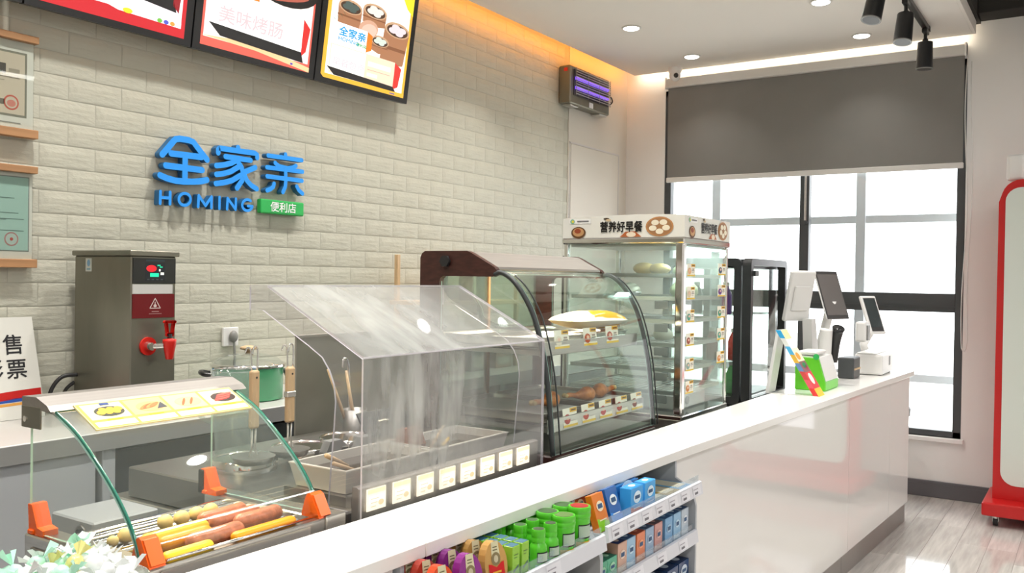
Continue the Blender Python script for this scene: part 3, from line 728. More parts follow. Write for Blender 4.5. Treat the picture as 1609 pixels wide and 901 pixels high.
for key, lst in STROKES.items():
    groups = {}
    for g, hw, pts in lst:
        cnt = len(groups.setdefault(g, MB()).v) * 1e-6 + 0.0005
        groups[g].stroke([(x, YS + 0.033, z) for x, z in pts], hw, (0, -0.033 - cnt, 0), 'sign_blue', 'sign_side', (0, -1, 0))
    for g, mb in groups.items(): mb.build(key, sg)
px0, px1, pz0, pz1 = (2.8808, 3.1556, 1.7905, 1.8586)
MB().box((px0, YS + 0.002, pz0), (px1, YS + 0.033, pz1), 'sign_green', 0.006, 2).build('plate', sg, label='green plate with white lettering')
pr = MB(); P = Print(pr, (px0, YS + 0.002, pz0), (1, 0, 0), (0, 0, 1))
P.text('便利店', (px1 - px0) / 2, 0.016, (pz1 - pz0) * 0.74, C('ffffff'), 3, 0.012, 1.1, True)
pr.build('plate_lettering', bpy.data.objects['plate'] if 'plate' in bpy.data.objects else sg)

# --- two hanging certificates
def certificate(label, ztop, zbot, paper, seal, kind):
    t = thing('certificate_hanging', label, 'certificate', (1.64, 3.35, zbot), 'certificates at the left edge')
    MB().box((1.40, 3.325, ztop - 0.026), (1.815, 3.36, ztop), 'wood_bar', 0.002).build('top_bar', t)
    MB().box((1.40, 3.325, zbot), (1.815, 3.36, zbot + 0.032), 'wood_bar', 0.002).build('bottom_bar', t)
    MB().box((1.41, 3.350, zbot + 0.025), (1.806, 3.353, ztop - 0.02), C('dcdcd2')).build('backing', t)
    m = MB(); P = Print(m, (1.41, 3.350, zbot + 0.03), (1, 0, 0), (0, 0, 1)); h = ztop - zbot - 0.06
    if kind == 'a':
        P.rect(-0.0, 0.045, 0.372, h - 0.035, C('8b8a7c'), 1); P.rect(0.0, 0.053, 0.364, h - 0.043, C('cfc4b0'), 2)
        P.rect(0.262, h - 0.12, 0.295, h - 0.085, C('5a5650'), 3); P.rect(0.305, h - 0.115, 0.345, h - 0.10, C('a59c8c'), 3)
        P.rect(0.05, 0.185, 0.345, 0.189, C('8a8070'), 3); P.rect(0.05, 0.172, 0.29, 0.175, C('a59c8c'), 3); P.rect(0.15, 0.02, 0.35, 0.024, C('9a9a92'), 3)
        P.ell(0.315, 0.095, 0.028, 0.028, C('c96a5c'), 3, 24); P.ell(0.315, 0.095, 0.022, 0.022, C('cfc4b0'), 4, 24); P.ell(0.315, 0.092, 0.016, 0.013, C('d08a7c'), 5); P.rect(0.25, 0.085, 0.29, 0.105, C('7c7468'), 3)
        P.text('营业执照', 0.06, h - 0.13, 0.05, C('6a5f50'), 3, 0.01)
    else:
        P.rect(0.0, 0.03, 0.385, h - 0.01, C('8c948e'), 1); P.rect(0.0, 0.034, 0.381, h - 0.014, C('a9cbc0'), 2)
        for q, (a, z) in enumerate(((0.33, 0.225), (0.345, 0.17), (0.365, 0.148), (0.30, 0.145), (0.365, 0.105))): P.rect(0.05, z, a, z + 0.003, C('6f8a82'), 3)
        P.ell(0.32, 0.075, 0.026, 0.026, C('b98a86'), 3, 24); P.ell(0.32, 0.075, 0.021, 0.021, C('b4c6bd'), 4, 24); P.ell(0.32, 0.075, 0.006, 0.006, C('c05a52'), 5)
        P.ell(0.22, 0.2, 0.03, 0.04, C('d6d6b4'), 3)
    m.build('document', t)
    MB().box((1.41, 3.3445, zbot + 0.028), (1.806, 3.3465, ztop - 0.024), 'cert_glass').build('glass', t)
certificate('framed beige certificate with red seal hanging between wooden bars, upper one', 2.372, 1.992, 'beige', 'red', 'a')
certificate('framed mint green certificate hanging between wooden bars, lower one', 1.888, 1.510, 'mint', 'red', 'b')

# --- socket with plug and lead
sk = thing('wall_socket', 'white wall socket on the brick wall behind the green pot', 'socket', (2.73, 3.36, 1.165))
MB().box((2.692, 3.353, 1.163), (2.780, 3.368, 1.250), 'white_plastic', 0.003).build('plate', sk)
pl = thing('power_plug', 'dark grey power plug and lead in the socket above the pot', 'plug', (2.738, 3.33, 1.19))
MB().ball((2.738, 3.338, 1.208), (0.022, 0.018, 0.028), 'grey_plastic').build('body', pl)
MB().tube(smooth_path([(2.738, 3.335, 1.19), (2.738, 3.33, 1.13), (2.742, 3.33, 1.05), (2.75, 3.335, 0.985)], 5), 0.0055, 'grey_plastic', 6).build('lead', pl)

# ================================================================ BACK COUNTER
ZB = 0.955
bc = thing('back_counter', 'long pale grey back counter along the brick wall', 'counter', (2.0, 2.83, 0.0))
MB().box((-1.5, 2.81, ZB - 0.035), (5.6, YB - 0.012, ZB), 'back_top', 0.003).build('countertop', bc)
MB().box((-1.5, 2.806, ZB - 0.062), (5.6, 2.812, ZB - 0.002), 'edge_grey', 0.001).build('front_edge', bc)
MB().box((-1.5, 3.30, 0.0), (5.6, YB - 0.012, ZB - 0.035), 'cabinet_dark').build('back_panel', bc)
MB().box((-1.5, 2.86, 0.0), (5.6, 3.30, 0.08), 'cabinet_dark').build('plinth', bc)
for x in (-1.48, -0.40, 0.68): MB().box((x, 2.83, 0.09), (x + 1.07, 2.85, ZB - 0.064), 'cabinet_grey', 0.002).build('door', bc)
for x in (1.775, 2.86, 4.2): MB().box((x, 2.83, 0.08), (x + 0.048, 3.30, ZB - 0.036), 'cabinet_grey', 0.002).build('post', bc)
for x in (1.83, 2.92, 4.26): MB().box((x, 2.86, 0.09), (x + (1.02 if x < 4 else 1.3), 2.88, ZB - 0.08), 'cabinet_dark', 0.002).build('fridge_door', bc)

# lottery board
lb = thing('lottery_board', 'white board reading 售彩票 with coloured stripes, leaning on the wall', 'sign', (1.65, 3.3, ZB))
ln = Vector((0, 0.06, 0.345)).normalized(); o = Vector((1.40, 3.285, ZB + 0.001))
MB().prism([o, o + V(0.428, 0, 0), o + V(0.408, 0, 0) + ln * 0.375, o + ln * 0.375], (0, 0.006, 0), C('d9d8d0')).build('board', lb)
m = MB(); P = Print(m, o, (1, 0, 0), ln)
P.text('售', 0.292, 0.245, 0.078, C('2a2a2c'), 2, 0.012); P.text('彩', 0.212, 0.155, 0.078, C('2a2a2c'), 2, 0.012); P.text('票', 0.298, 0.155, 0.078, C('2a2a2c'), 2, 0.012)
def band(z0, z1, z2, th, col, l):
    up = [(a, z0 + (z1 - z0) * a / 0.42 + (z2) * math.sin(PI * a / 0.42)) for a in [0.42 * k / 12 for k in range(13)]]
    for k in range(12): P.poly([(up[k][0], up[k][1] - th), (up[k + 1][0], up[k + 1][1] - th), up[k + 1], up[k]], C(col), l)
m.build('lettering', lb); m = MB(); P = Print(m, o, (1, 0, 0), ln)
band(0.055, 0.108, 0.012, 0.030, 'b8201c', 1); band(0.045, 0.078, 0.010, 0.014, '2b4f9e', 1); band(0.032, 0.062, 0.008, 0.010, 'd69a4a', 1)
m.build('coloured_stripes', lb)

# water boiler
bo = thing('water_boiler', 'tall steel water boiler with red tap on the back counter', 'boiler', (2.045, 3.13, ZB))
MB().box((1.952, 2.947, ZB + 0.02), (2.142, 3.31, 1.560), 'boiler_steel', 0.004).build('body', bo)
MB().box((1.944, 2.938, 1.560), (2.152, 3.318, 1.580), 'boiler_steel', 0.003).build('lid', bo)
for x in (1.98, 2.115):
    for y in (2.98, 3.28): MB().cyl((x, y, ZB), (x, y, ZB + 0.021), 0.014, 'black_plastic', seg=12).build('foot', bo)
m = MB().box((1.958, 2.942, 1.458), (2.136, 2.9475, 1.552), 'black_plastic')
P = Print(m, (1.958, 2.942, 1.458), (1, 0, 0), (0, 0, 1))
P.rect(0.048, 0.010, 0.132, 0.078, C('2a2c30'), 1); P.rect(0.052, 0.083, 0.130, 0.088, C('3d5158'), 1)
P.ell(0.074, 0.056, 0.021, 0.0125, 'led_red', 2); P.rect(0.069, 0.025, 0.105, 0.039, 'led_green', 2)
P.rect(0.099, 0.066, 0.112, 0.070, 'led_green', 2); P.rect(0.109, 0.060, 0.121, 0.0635, 'led_green', 2); P.ell(0.109, 0.050, 0.004, 0.005, 'led_white', 2); P.rect(0.112, 0.032, 0.127, 0.042, 'led_white', 2)
for k in range(4): P.rect(0.056 + k * 0.019, 0.013, 0.066 + k * 0.019, 0.017, C('50555a'), 2)
m.build('control_panel', bo)
MB().box((1.957, 2.942, 1.420), (2.124, 2.9475, 1.455), C('c9c8c4')).build('white_strip', bo)
m = MB().box((1.957, 2.942, 1.330), (2.132, 2.9475, 1.4185), C('6a1418'))
P = Print(m, (1.957, 2.942, 1.330), (1, 0, 0), (0, 0, 1)); wc = C('d8c8c4')
for a, b2, c2, d2 in ((0.070, 0.036, 0.092, 0.073), (0.114, 0.036, 0.092, 0.073)):
    dx, dz = c2 - a, d2 - b2; L = math.hypot(dx, dz); nx, nz = -dz / L * 0.0016, dx / L * 0.0016
    P.poly([(a - nx, b2 - nz), (c2 - nx, d2 - nz), (c2 + nx, d2 + nz), (a + nx, b2 + nz)], wc, 1)
P.rect(0.069, 0.0345, 0.115, 0.0375, wc, 1); P.ell(0.092, 0.045, 0.007, 0.006, wc, 1); P.rect(0.090, 0.050, 0.094, 0.060, wc, 1)
P.rect(0.078, 0.022, 0.108, 0.025, C('b08a86'), 1); P.rect(0.066, 0.014, 0.120, 0.0165, C('a07a78'), 1)
m.build('warning_label', bo)
m = MB(); P = Print(m, (1.9515, 3.235, 1.50), (0, -1, 0), (0, 0, 1)); P.rect(0, 0, 0.04, 0.05, C('b9bcb4'), 1); P.ell(0.02, 0.032, 0.010, 0.013, C('6a93b0'), 2); P.rect(0.008, 0.006, 0.032, 0.012, C('6a8f9a'), 2)
m.build('round_sticker', bo)
tz = 1.225
MB().cyl((2.022, 2.947, tz), (2.022, 2.939, tz), 0.034, 'red_plastic', seg=24).build('tap_ring', bo)
MB().cyl((2.022, 2.94, tz), (2.022, 2.915, tz), 0.019, 'chrome', 0.015).cyl((2.022, 2.93, tz), (2.055, 2.895, tz + 0.002), 0.010, 'chrome').build('tap_stem', bo)
tx, ty = 2.072, 2.885
MB().lathe((tx, ty, tz), [(0.013, -0.048), (0.014, -0.046), (0.022, 0.0), (0.0245, 0.018), (0.0245, 0.026), (0.006, 0.030)], 'red_plastic', 18).build('tap_cup', bo)
m = MB().cyl((tx, ty, tz + 0.028), (tx, ty, tz + 0.046), 0.009, 'black_plastic')
m.stroke([(tx - 0.009, ty - 0.006, tz + 0.042), (tx - 0.016, ty - 0.006, tz + 0.088)], 0.0045, (0, 0.012, 0), 'red_plastic', 'red_plastic', (0, -1, 0))
m.stroke([(tx + 0.009, ty - 0.006, tz + 0.042), (tx + 0.016, ty - 0.006, tz + 0.088)], 0.0045, (0, 0.012, 0), 'red_plastic', 'red_plastic', (0, -1, 0))
m.stroke([(tx - 0.020, ty - 0.006, tz + 0.091), (tx + 0.020, ty - 0.006, tz + 0.091)], 0.0055, (0, 0.012, 0), 'red_plastic', 'red_plastic', (0, -1, 0))
m.stroke([(tx - 0.008, ty - 0.006, tz + 0.044), (tx + 0.008, ty - 0.006, tz + 0.044)], 0.008, (0, 0.012, 0), 'red_plastic', 'red_plastic', (0, -1, 0)).build('tap_lever', bo)
MB().tube(smooth_path([(1.955, 3.29, 1.10), (1.90, 3.30, 1.095), (1.865, 3.31, 1.05), (1.855, 3.32, 0.975)], 6), 0.008, 'black_plastic', 8).tube(smooth_path([(1.955, 3.31, 1.07), (1.925, 3.32, 1.04), (1.905, 3.33, 0.975)], 6), 0.007, 'black_plastic', 8).build('cable', bo)

# green pot
px, py = 2.615, 3.09
gp = thing('cooking_pot', 'green cooking pot with glass lid on the back counter', 'pot', (px, py, ZB))
MB().lathe((px, py, ZB), [(0.135, 0.0), (0.148, 0.006), (0.15, 0.14), (0.152, 0.145)], 'pot_green', 36).build('body', gp)
ld = MB().lathe((px, py, ZB + 0.146), [(0.158, -0.004), (0.160, 0.006), (0.154, 0.012), (0.148, 0.012)], 'chrome', 36).build('lid_rim', gp)
MB().lathe((px, py, ZB + 0.156), [(0.150, 0.0), (0.125, 0.022), (0.08, 0.036), (0.03, 0.042), (0.001, 0.043)], 'roller_glass', 36).build('lid_glass', gp)
MB().lathe((px, py, ZB + 0.198), [(0.014, 0.0), (0.012, 0.012), (0.036, 0.018), (0.034, 0.028), (0.012, 0.034), (0.001, 0.034)], 'wood_pale', 18).build('lid_knob', gp)
for s in (-1, 1):
    d = Vector((0.84, -0.55, 0)) * s; c = Vector((px, py, ZB + 0.11)); n = Vector((0.55, 0.84, 0))
    MB().tube(smooth_path([c + d * 0.148 - n * 0.045, c + d * 0.185 - n * 0.04 + V(0, 0, 0.006), c + d * 0.195 + V(0, 0, 0.01), c + d * 0.185 + n * 0.04 + V(0, 0, 0.006), c + d * 0.148 + n * 0.045], 4), 0.011, 'black_plastic', 8).build('handle', gp)

# clutter on the counter right of the pot
rk = thing('wooden_rack', 'slim wooden two-tier rack seen through the curved glass case', 'rack', (4.3, 3.15, ZB))
for x in (3.82, 4.62):
    for y in (3.0, 3.28): MB().box((x, y, ZB), (x + 0.025, y + 0.025, 1.62), 'wood_pale', 0.002).build('post', rk)
for z in (1.12, 1.34): MB().box((3.80, 2.98, z), (4.67, 3.32, z + 0.022), 'wood_pale', 0.002).build('board', rk)
clut = [(3.92, 3.10, 1.142, 0.055, 0.16, '3b2b28', 'dark brown jar on the lower board of the wooden rack'), (4.10, 3.12, 1.142, 0.05, 0.17, '5a2a2c', 'maroon jar on the lower board of the wooden rack'),
        (4.30, 3.10, 1.142, 0.055, 0.15, '4c5a58', 'grey green jar on the lower board of the wooden rack'), (4.02, 3.14, 1.362, 0.05, 0.20, '31373a', 'black jar on the upper board of the wooden rack'),
        (4.25, 3.12, 1.362, 0.045, 0.18, '6b2430', 'red bottle on the upper board of the wooden rack'), (4.42, 3.12, 1.362, 0.04, 0.21, '3f4a6a', 'blue bottle on the upper board of the wooden rack')]
for x, y, z, r, h, c, lab in clut:
    t = thing('jar', lab, 'jar', (x, y, z), 'jars on the wooden rack')
    MB().lathe((x, y, z), [(r * 0.95, 0), (r, 0.005), (r, h * 0.75), (r * 0.7, h * 0.85), (r * 0.6, h * 0.88)], G(c), 16).build('body', t)
    MB().cyl((x, y, z + h * 0.87), (x, y, z + h), r * 0.66, G('d8d4cc'), seg=16).build('lid', t)
bx = [(3.92, 'brown carton standing on the counter under the wooden rack', '8a6a52', 0.12), (4.15, 'grey box standing on the counter under the wooden rack', '6c7170', 0.14), (4.40, 'pinkish carton standing on the counter under the wooden rack', 'b08a78', 0.11)]
for x, lab, c, h in bx: solo(MB().box((x, 3.0, ZB), (x + 0.17, 3.22, ZB + h), G(c), 0.003).box((x + 0.02, 2.999, ZB + 0.02), (x + 0.15, 3.0005, ZB + h * 0.6), G('d0c8bc')), 'carton', lab, 'box', (x + 0.08, 3.11, ZB), 'cartons under the wooden rack')

# ================================================================ SERVICE COUNTER
def yf(x): return 1.150 - 0.0233 * (x - 1.38) if x < 2.8 else 1.117 - 0.0494 * (x - 2.8)     # slab front edge
def yb(x): return 1.381 - 0.0215 * (x - 1.38) if x < 2.8 else 1.350 - 0.010 * (x - 2.8)        # slab back edge
ZT = 0.95
ct = thing('worktop', 'long glossy white counter top running to the window', 'counter top', (2.5, 1.25, ZT - 0.031))
for a, b in ((-0.6, 1.438), (1.440, 2.798), (2.800, 6.082)):
    pts = [(a, yf(a), ZT - 0.031), (b, yf(b), ZT - 0.031), (b, yb(b), ZT - 0.031), (a, yb(a), ZT - 0.031)]
    bm = bmesh.new(); vs = [bm.verts.new(p) for p in pts]; f = bm.faces.new(vs)
    r = bmesh.ops.extrude_face_region(bm, geom=[f])
    for e in r['geom']:
        if isinstance(e, bmesh.types.BMVert): e.co.z = ZT
    bmesh.ops.bevel(bm, geom=bm.edges[:], offset=0.002, segments=1, affect='EDGES')
    MB().frombm(bm, 'counter_white').build('slab', ct)
ca = thing('service_counter', 'glossy white counter front with steel kick plate, beside the product shelves', 'counter', (4.4, 1.15, 0.0))
XE = 6.055
def wallpiece(x0, x1, ins, dep, z0, z1, m):
    return MB().prism([(x0, yf(x0) + ins, z0), (x1, yf(x1) + ins, z0), (x1, yf(x1) + ins + dep, z0), (x0, yf(x0) + ins + dep, z0)], (0, 0, z1 - z0), m)
for a, b in ((2.722, 4.735), (4.738, 5.575), (5.578, XE)): wallpiece(a, b, 0.022, 0.018, 0.125, ZT - 0.033, 'acrylic_panel').build('front_panel', ca)
for a, b in ((2.722, 4.68), (4.683, XE - 0.004)): wallpiece(a, b, 0.036, 0.02, 0.0, 0.124, 'kick_steel').build('kick_plate', ca)
MB().prism([(XE - 0.018, yf(XE) + 0.041, 0.0), (XE, yf(XE) + 0.041, 0.0), (XE, yb(XE) - 0.01, 0.0), (XE - 0.018, yb(XE) - 0.01, 0.0)], (0, 0, ZT - 0.033), 'acrylic_panel').build('end_panel', ca)
MB().prism([(2.722, yb(2.722) - 0.03, 0.0), (XE - 0.02, yb(XE) - 0.03, 0.0), (XE - 0.02, yb(XE) - 0.012, 0.0), (2.722, yb(2.722) - 0.012, 0.0)], (0, 0, ZT - 0.033), 'cabinet_grey').build('back_panel', ca)
cb = thing('service_counter', 'white counter front at the near end, left of the chewing gum shelf', 'counter', (0.5, 1.2, 0.0))
wallpiece(-0.58, 1.362, 0.022, 0.018, 0.125, ZT - 0.033, 'acrylic_panel').build('front_panel', cb)
wallpiece(-0.58, 1.362, 0.036, 0.02, 0.0, 0.124, 'kick_steel').build('kick_plate', cb)
MB().prism([(-0.58, 1.39, 0), (1.362, 1.35, 0), (1.362, 1.362, 0), (-0.58, 1.402, 0)], (0, 0, ZT - 0.033), 'cabinet_grey').build('back_panel', cb)

# --- product shelves under the counter top
def shelf_unit(x0, x1, y0, levels, label, name='shelf_unit'):
    t = thing(name, label, 'shelf', ((x0 + x1) / 2, 1.18, 0.0))
    for x in (x0, x1 - 0.012):
        prof = [(x, y0 + 0.012, 0.0), (x, y0, 0.04), (x, y0, 0.78), (x, y0 + 0.008, 0.81), (x, y0 + 0.04, 0.845), (x, yf(x) + 0.01, 0.862), (x, yf(x) + 0.01, ZT - 0.034), (x, 1.325, ZT - 0.034), (x, 1.325, 0.0)]
        MB().prism(prof, (0.012, 0, 0), 'shelf_grey').build('gable', t)
    MB().box((x0 + 0.013, 1.315, 0.0), (x1 - 0.013, 1.325, ZT - 0.035), 'shelf_grey').build('back_panel', t)
    for z, pro, d in levels:
        ya = y0 - pro
        MB().box((x0 + 0.013, ya + 0.006, z - 0.014), (x1 - 0.013, 1.314, z), 'shelf_grey', 0.002).build('board', t)
        lip = MB().prism([(x0 + 0.005, ya, z - 0.020), (x0 + 0.005, ya - 0.010, z - 0.016), (x0 + 0.005, ya - 0.004, z + 0.022), (x0 + 0.005, ya + 0.004, z + 0.024)], (x1 - x0 - 0.01, 0, 0), 'lip_white')
        lo = lip.build('price_rail', t)
        n = max(3, int((x1 - x0) / d)); first = None
        for k in range(n):
            if first is None:
                m = MB(); P = Print(m, (x0 + 0.023, ya - 0.0104, z - 0.0155), (1, 0, 0), (0, 0.15, 1), 0.0004)
                P.rect(0, 0.004, 0.064, 0.034, C('e4e4ea'), 1); P.rect(0.012, 0.008, 0.038, 0.015, C('77757c'), 2); P.rect(0.004, 0.022, 0.042, 0.025, C('a9a5ae'), 2)
                first = m.build('price_ticket', lo)
            else: clone(first, lo, (k * d, 0, 0))
        MB().box((x0 + 0.01, ya + 0.005, z), (x1 - 0.01, ya + 0.007, z + 0.042), 'price_film').build('guard', t)
    return t
LA = 0.824; LB = 0.838
shelf_unit(1.372, 2.035, 1.048, [(LA, 0.006, 0.17), (0.64, 0.0, 0.17), (0.46, 0.0, 0.17)], 'grey product shelf holding the chewing gum, left of the pair')
shelf_unit(2.045, 2.705, 1.058, [(LB, 0.012, 0.092), (0.682, 0.0, 0.16), (0.53, 0.0, 0.16)], 'grey product shelf holding the small cartons, right of the pair')

def gum_oval(x, y, z, col, label, lean=0.15, group='oval gum packs'):
    t = thing('gum_pack', label, 'gum pack', (x, y, z), group)
    R = Matrix.Rotation(-lean, 4, 'X') @ Matrix.Rotation(-0.28, 4, 'Z')
    pts = [(0.031 * math.cos(2 * PI * k / 24), 0, 0.052 + 0.052 * math.sin(2 * PI * k / 24)) for k in range(24)]
    m = MB().prism(pts, (0, 0.024, 0), G(col)); m.v = [R @ p + V(x, y, z) for p in m.v]; m.build('pack', t)
    m = MB(); P = Print(m, (0, 0, 0), (1, 0, 0), (0, 0, 1))
    P.poly([(-0.009, 0.103), (0.010, 0.103), (0.012, 0.066), (-0.011, 0.066)], C('d8d2ac'), 1); P.ell(0, 0.066, 0.0125, 0.014, C('8a7c58'), 2); P.ell(0, 0.066, 0.006, 0.008, C('c9bfa0'), 3)
    P.poly([(-0.021, 0.028), (0.021, 0.028), (0.021, 0.058), (0.013, 0.056), (0, 0.048), (-0.013, 0.056), (-0.021, 0.058)], C('cf1f22'), 2); P.rect(-0.012, 0.036, 0.012, 0.040, C('e8b23a'), 3); P.rect(-0.009, 0.031, 0.009, 0.034, C('e8b23a'), 3)
    P.rect(-0.006, 0.090, 0.006, 0.092, C('6a6448'), 2); P.rect(-0.006, 0.084, 0.006, 0.086, C('6a6448'), 2)
    m.v = [R @ p + V(x, y, z) for p in m.v]; m.build('front_print', t)
    return t
for x, y, c, lab in ((1.398, 1.062, 'd8491c', 'orange oval gum pack on the left product shelf'), (1.490, 1.062, '8d2f8a', 'purple oval gum pack on the left product shelf'), (1.582, 1.062, 'c79a56', 'tan oval gum pack on the left product shelf')):
    gum_oval(x, y, LA + 0.001 + (0.004 if c == 'c79a56' else 0), c, lab)
for q in range(3):
    for x, c, nm in ((1.405, 'a8382a', 'orange'), (1.490, '7a2b78', 'purple'), (1.575, 'ac8448', 'tan')):
        g = gum_oval(x, 1.062 + 0.045 * (q + 1), LA + 0.001, c, 'oval gum pack in the %s row behind the first one' % nm, group='oval gum packs behind, %s row' % nm)
def slim_box(x, y, z, label, group):
    t = thing('gum_box', label, 'gum box', (x, y, z), group)
    MB().box((x - 0.0145, y - 0.012, z), (x + 0.0145, y + 0.012, z + 0.088), G('8fc23a'), 0.001).build('carton', t)
    MB().box((x - 0.0135, y - 0.011, z + 0.088), (x + 0.0135, y + 0.011, z + 0.0885), C('3c6a80')).build('top_panel', t)
    m = MB(); P = Print(m, (x - 0.0145, y - 0.012, z), (1, 0, 0), (0, 0, 1)); P.rect(0, 0, 0.029, 0.018, C('7fc4b8'), 1); P.poly([(0.004, 0.030), (0.025, 0.040), (0.025, 0.046), (0.004, 0.036)], C('5a6f66'), 1); P.rect(0.006, 0.068, 0.022, 0.070, C('57763a'), 1); P.rect(0.006, 0.062, 0.018, 0.0635, C('57763a'), 1)
    m.build('front_print', t)
for c, x in enumerate((1.636, 1.674)):
    for r in range(5):
        side = ('left', 'right')[c]
        slim_box(x, 1.066 + 0.027 * r, LA, ('front green gum box of the %s file' % side) + ' beside the tan oval packs' if r == 0 else 'green gum box queued behind the front one of the %s file' % side, 'front gum boxes' if r == 0 else 'gum boxes behind, %s file' % side)
def bottle(x, y, z, r, h, neck, label, cap, group):
    t = thing('gum_bottle', label, 'gum bottle', (x, y, z), group)
    if neck: prof = [(r * 0.92, 0), (r, 0.004), (r, h * 0.55), (r * 0.96, h * 0.62), (r * 0.72, h * 0.69), (r * 0.70, h * 0.71)]
    else: prof = [(r * 0.80, 0), (r * 0.84, 0.004), (r * 0.98, h * 0.70), (r, h * 0.74), (r * 0.95, h * 0.76)]
    MB().lathe((x, y, z), prof, 'gum_green', 20).build('body', t)
    c0 = h * (0.70 if neck else 0.755); rc = r * (0.80 if neck else 1.04)
    m = MB().lathe((x, y, z), [(rc * 0.97, c0), (rc, c0 + 0.003), (rc, c0 + 0.010), (rc * 0.96, c0 + 0.0115), (rc, c0 + 0.013), (rc, h - 0.004), (rc * 0.95, h)], 'gum_green', 20)
    m.cyl((x, y, z + h), (x, y, z + h + 0.0006), rc * 0.8, C(cap), seg=20).build('cap', t)
    # printed label wrapped on the front of the body
    m = MB(); n = 8; R2 = r * (1.01 if neck else 0.94); z0, z1 = h * 0.08, h * (0.50 if neck else 0.62)
    def arc(a0, a1, b0, b1, col, dr):
        for k in range(n):
            p = a0 + (a1 - a0) * k / n; q = a0 + (a1 - a0) * (k + 1) / n; rr = R2 + dr
            m.raw([(x + rr * math.cos(p), y + rr * math.sin(p), z + b0), (x + rr * math.cos(q), y + rr * math.sin(q), z + b0), (x + rr * math.cos(q), y + rr * math.sin(q), z + b1), (x + rr * math.cos(p), y + rr * math.sin(p), z + b1)], [[0, 1, 2, 3]], col)
    A = -PI * 0.62
    arc(A - 0.95, A + 0.95, z0, z0 + (z1 - z0) * 0.30, C('8fcfb8' if neck else 'd6b23a'), 0.0004); arc(A - 0.75, A + 0.75, z0 + (z1 - z0) * 0.42, z1, C('20241f'), 0.0008); arc(A - 0.68, A + 0.68, z0 + (z1 - z0) * 0.48, z1 - 0.003, C('aebfae'), 0.0012)
    m.build('label_print', t)
for x, y, r, h, nk, cap, lab in ((1.748, 1.066, 0.0205, 0.098, True, '3a4a30', 'green gum bottle with narrow neck, front left of the green bottles'), (1.801, 1.066, 0.0205, 0.100, True, '3a4a30', 'green gum bottle with narrow neck, second in the front row'),
                            (1.871, 1.070, 0.028, 0.104, False, '5b7a3c', 'wide green gum tub with green lid, third in the front row'), (1.948, 1.070, 0.028, 0.110, False, 'a3201f', 'wide green gum tub with red lid at the right end')):
    bottle(x, y, LA, r, h, nk, lab, cap, 'green gum bottles in front')
for r_, rn in enumerate(('second', 'third')):
    for x, r, nk, cn in ((1.748, 0.0205, True, 'the left narrow bottle'), (1.801, 0.0205, True, 'the right narrow bottle'), (1.871, 0.028, False, 'the green lidded tub'), (1.948, 0.028, False, 'the red lidded tub')):
        bottle(x, 1.116 + 0.060 * r_, LA, r, 0.100 if nk else 0.106, nk, 'green gum container in the %s row back behind %s' % (rn, cn), '3a5a30', 'green gum containers behind the front row')
# lower shelf of the left unit: yellow packs
for k in range(5): solo(MB().prism([(1.80 + 0.045 * k + 0.02 * math.cos(2 * PI * q / 16), 1.07, 0.642 + 0.05 + 0.05 * math.sin(2 * PI * q / 16)) for q in range(16)], (0, 0.03, 0), G('c9a23e')), 'sweet_pack', 'yellow oval sweet pack on the lower left shelf', 'sweet pack', (1.80 + 0.045 * k, 1.085, 0.642), 'yellow sweet packs')

def carton(x, y, z, w, d, h, c1, c2, label, group, lean=0.0, emb='e8f0f4', tint=None, leany=0.0):
    t = thing('small_carton', label, 'carton', (x, y, z), group)
    R = Matrix.Rotation(-lean, 4, 'X') @ Matrix.Rotation(leany, 4, 'Y')
    m = MB().box((-w / 2, 0, 0), (w / 2, d, h), G(c1), 0.001); m.v = [R @ p + V(x, y, z) for p in m.v]; m.build('box', t)
    m = MB(); P = Print(m, (-w / 2, 0, 0), (1, 0, 0), (0, 0, 1))
    P.poly([(0.001, 0.001), (w - 0.001, 0.001), (w - 0.001, h * 0.22), (0.001, h * 0.36)], C(c2), 1); P.ell(w / 2, h * 0.66, w * 0.30, w * 0.22, C(emb), 2); P.rect(w * 0.30, h * 0.60, w * 0.70, h * 0.72, C('35557a'), 3); P.rect(w * 0.2, h * 0.28, w * 0.8, h * 0.31, C(emb), 2)
    m.v = [R @ p + V(x, y, z) for p in m.v]; m.build('front_print', t)
    if tint:
        m = MB(); P = Print(m, (-w / 2, 0, h), (1, 0, 0), (0, 1, 0)); P.rect(0.002, 0.002, w - 0.002, d - 0.002, C(tint), 1); P.ell(w / 2, d / 2, w * 0.2, d * 0.25, C(emb), 2)
        m.v = [R @ p + V(x, y, z) for p in m.v]; m.build('top_print', t)
# upper shelf of the right unit
yS = 1.068
for k, (x, lab) in enumerate(((2.09, 'orange and green small carton leaning back, leftmost on the right shelf'),)):
    carton(x, yS, LB + 0.001, 0.062, 0.02, 0.098, 'd8761e', '8fd02a', lab, 'leaning cartons', 0.30, 'f0e0c0')
for q in range(3): carton(2.085, yS + 0.055 + 0.04 * q, LB + 0.001, 0.058, 0.02, 0.095, 'b8541c', '6aa022', 'orange carton leaning behind the orange and green one', 'orange cartons behind', 0.30, 'e0c090')
carton(2.168, yS, LB + 0.001, 0.066, 0.02, 0.100, '1f5fa8', '3a8ad8', 'dark blue small carton leaning back beside the orange one', 'leaning cartons', 0.30)
for q in range(3): carton(2.175, yS + 0.055 + 0.04 * q, LB + 0.001, 0.066, 0.02, 0.095, '1c4f90', '2f70b8', 'dark blue carton leaning behind the front blue one', 'blue cartons behind', 0.30)
carton(2.270, yS - 0.004, LB + 0.001, 0.078, 0.035, 0.082, '3f9fe0', 'e0643a', 'bright blue upright carton with orange corner on the right shelf', 'upright cartons', 0, 'd8ecf8', '2f8fe0')
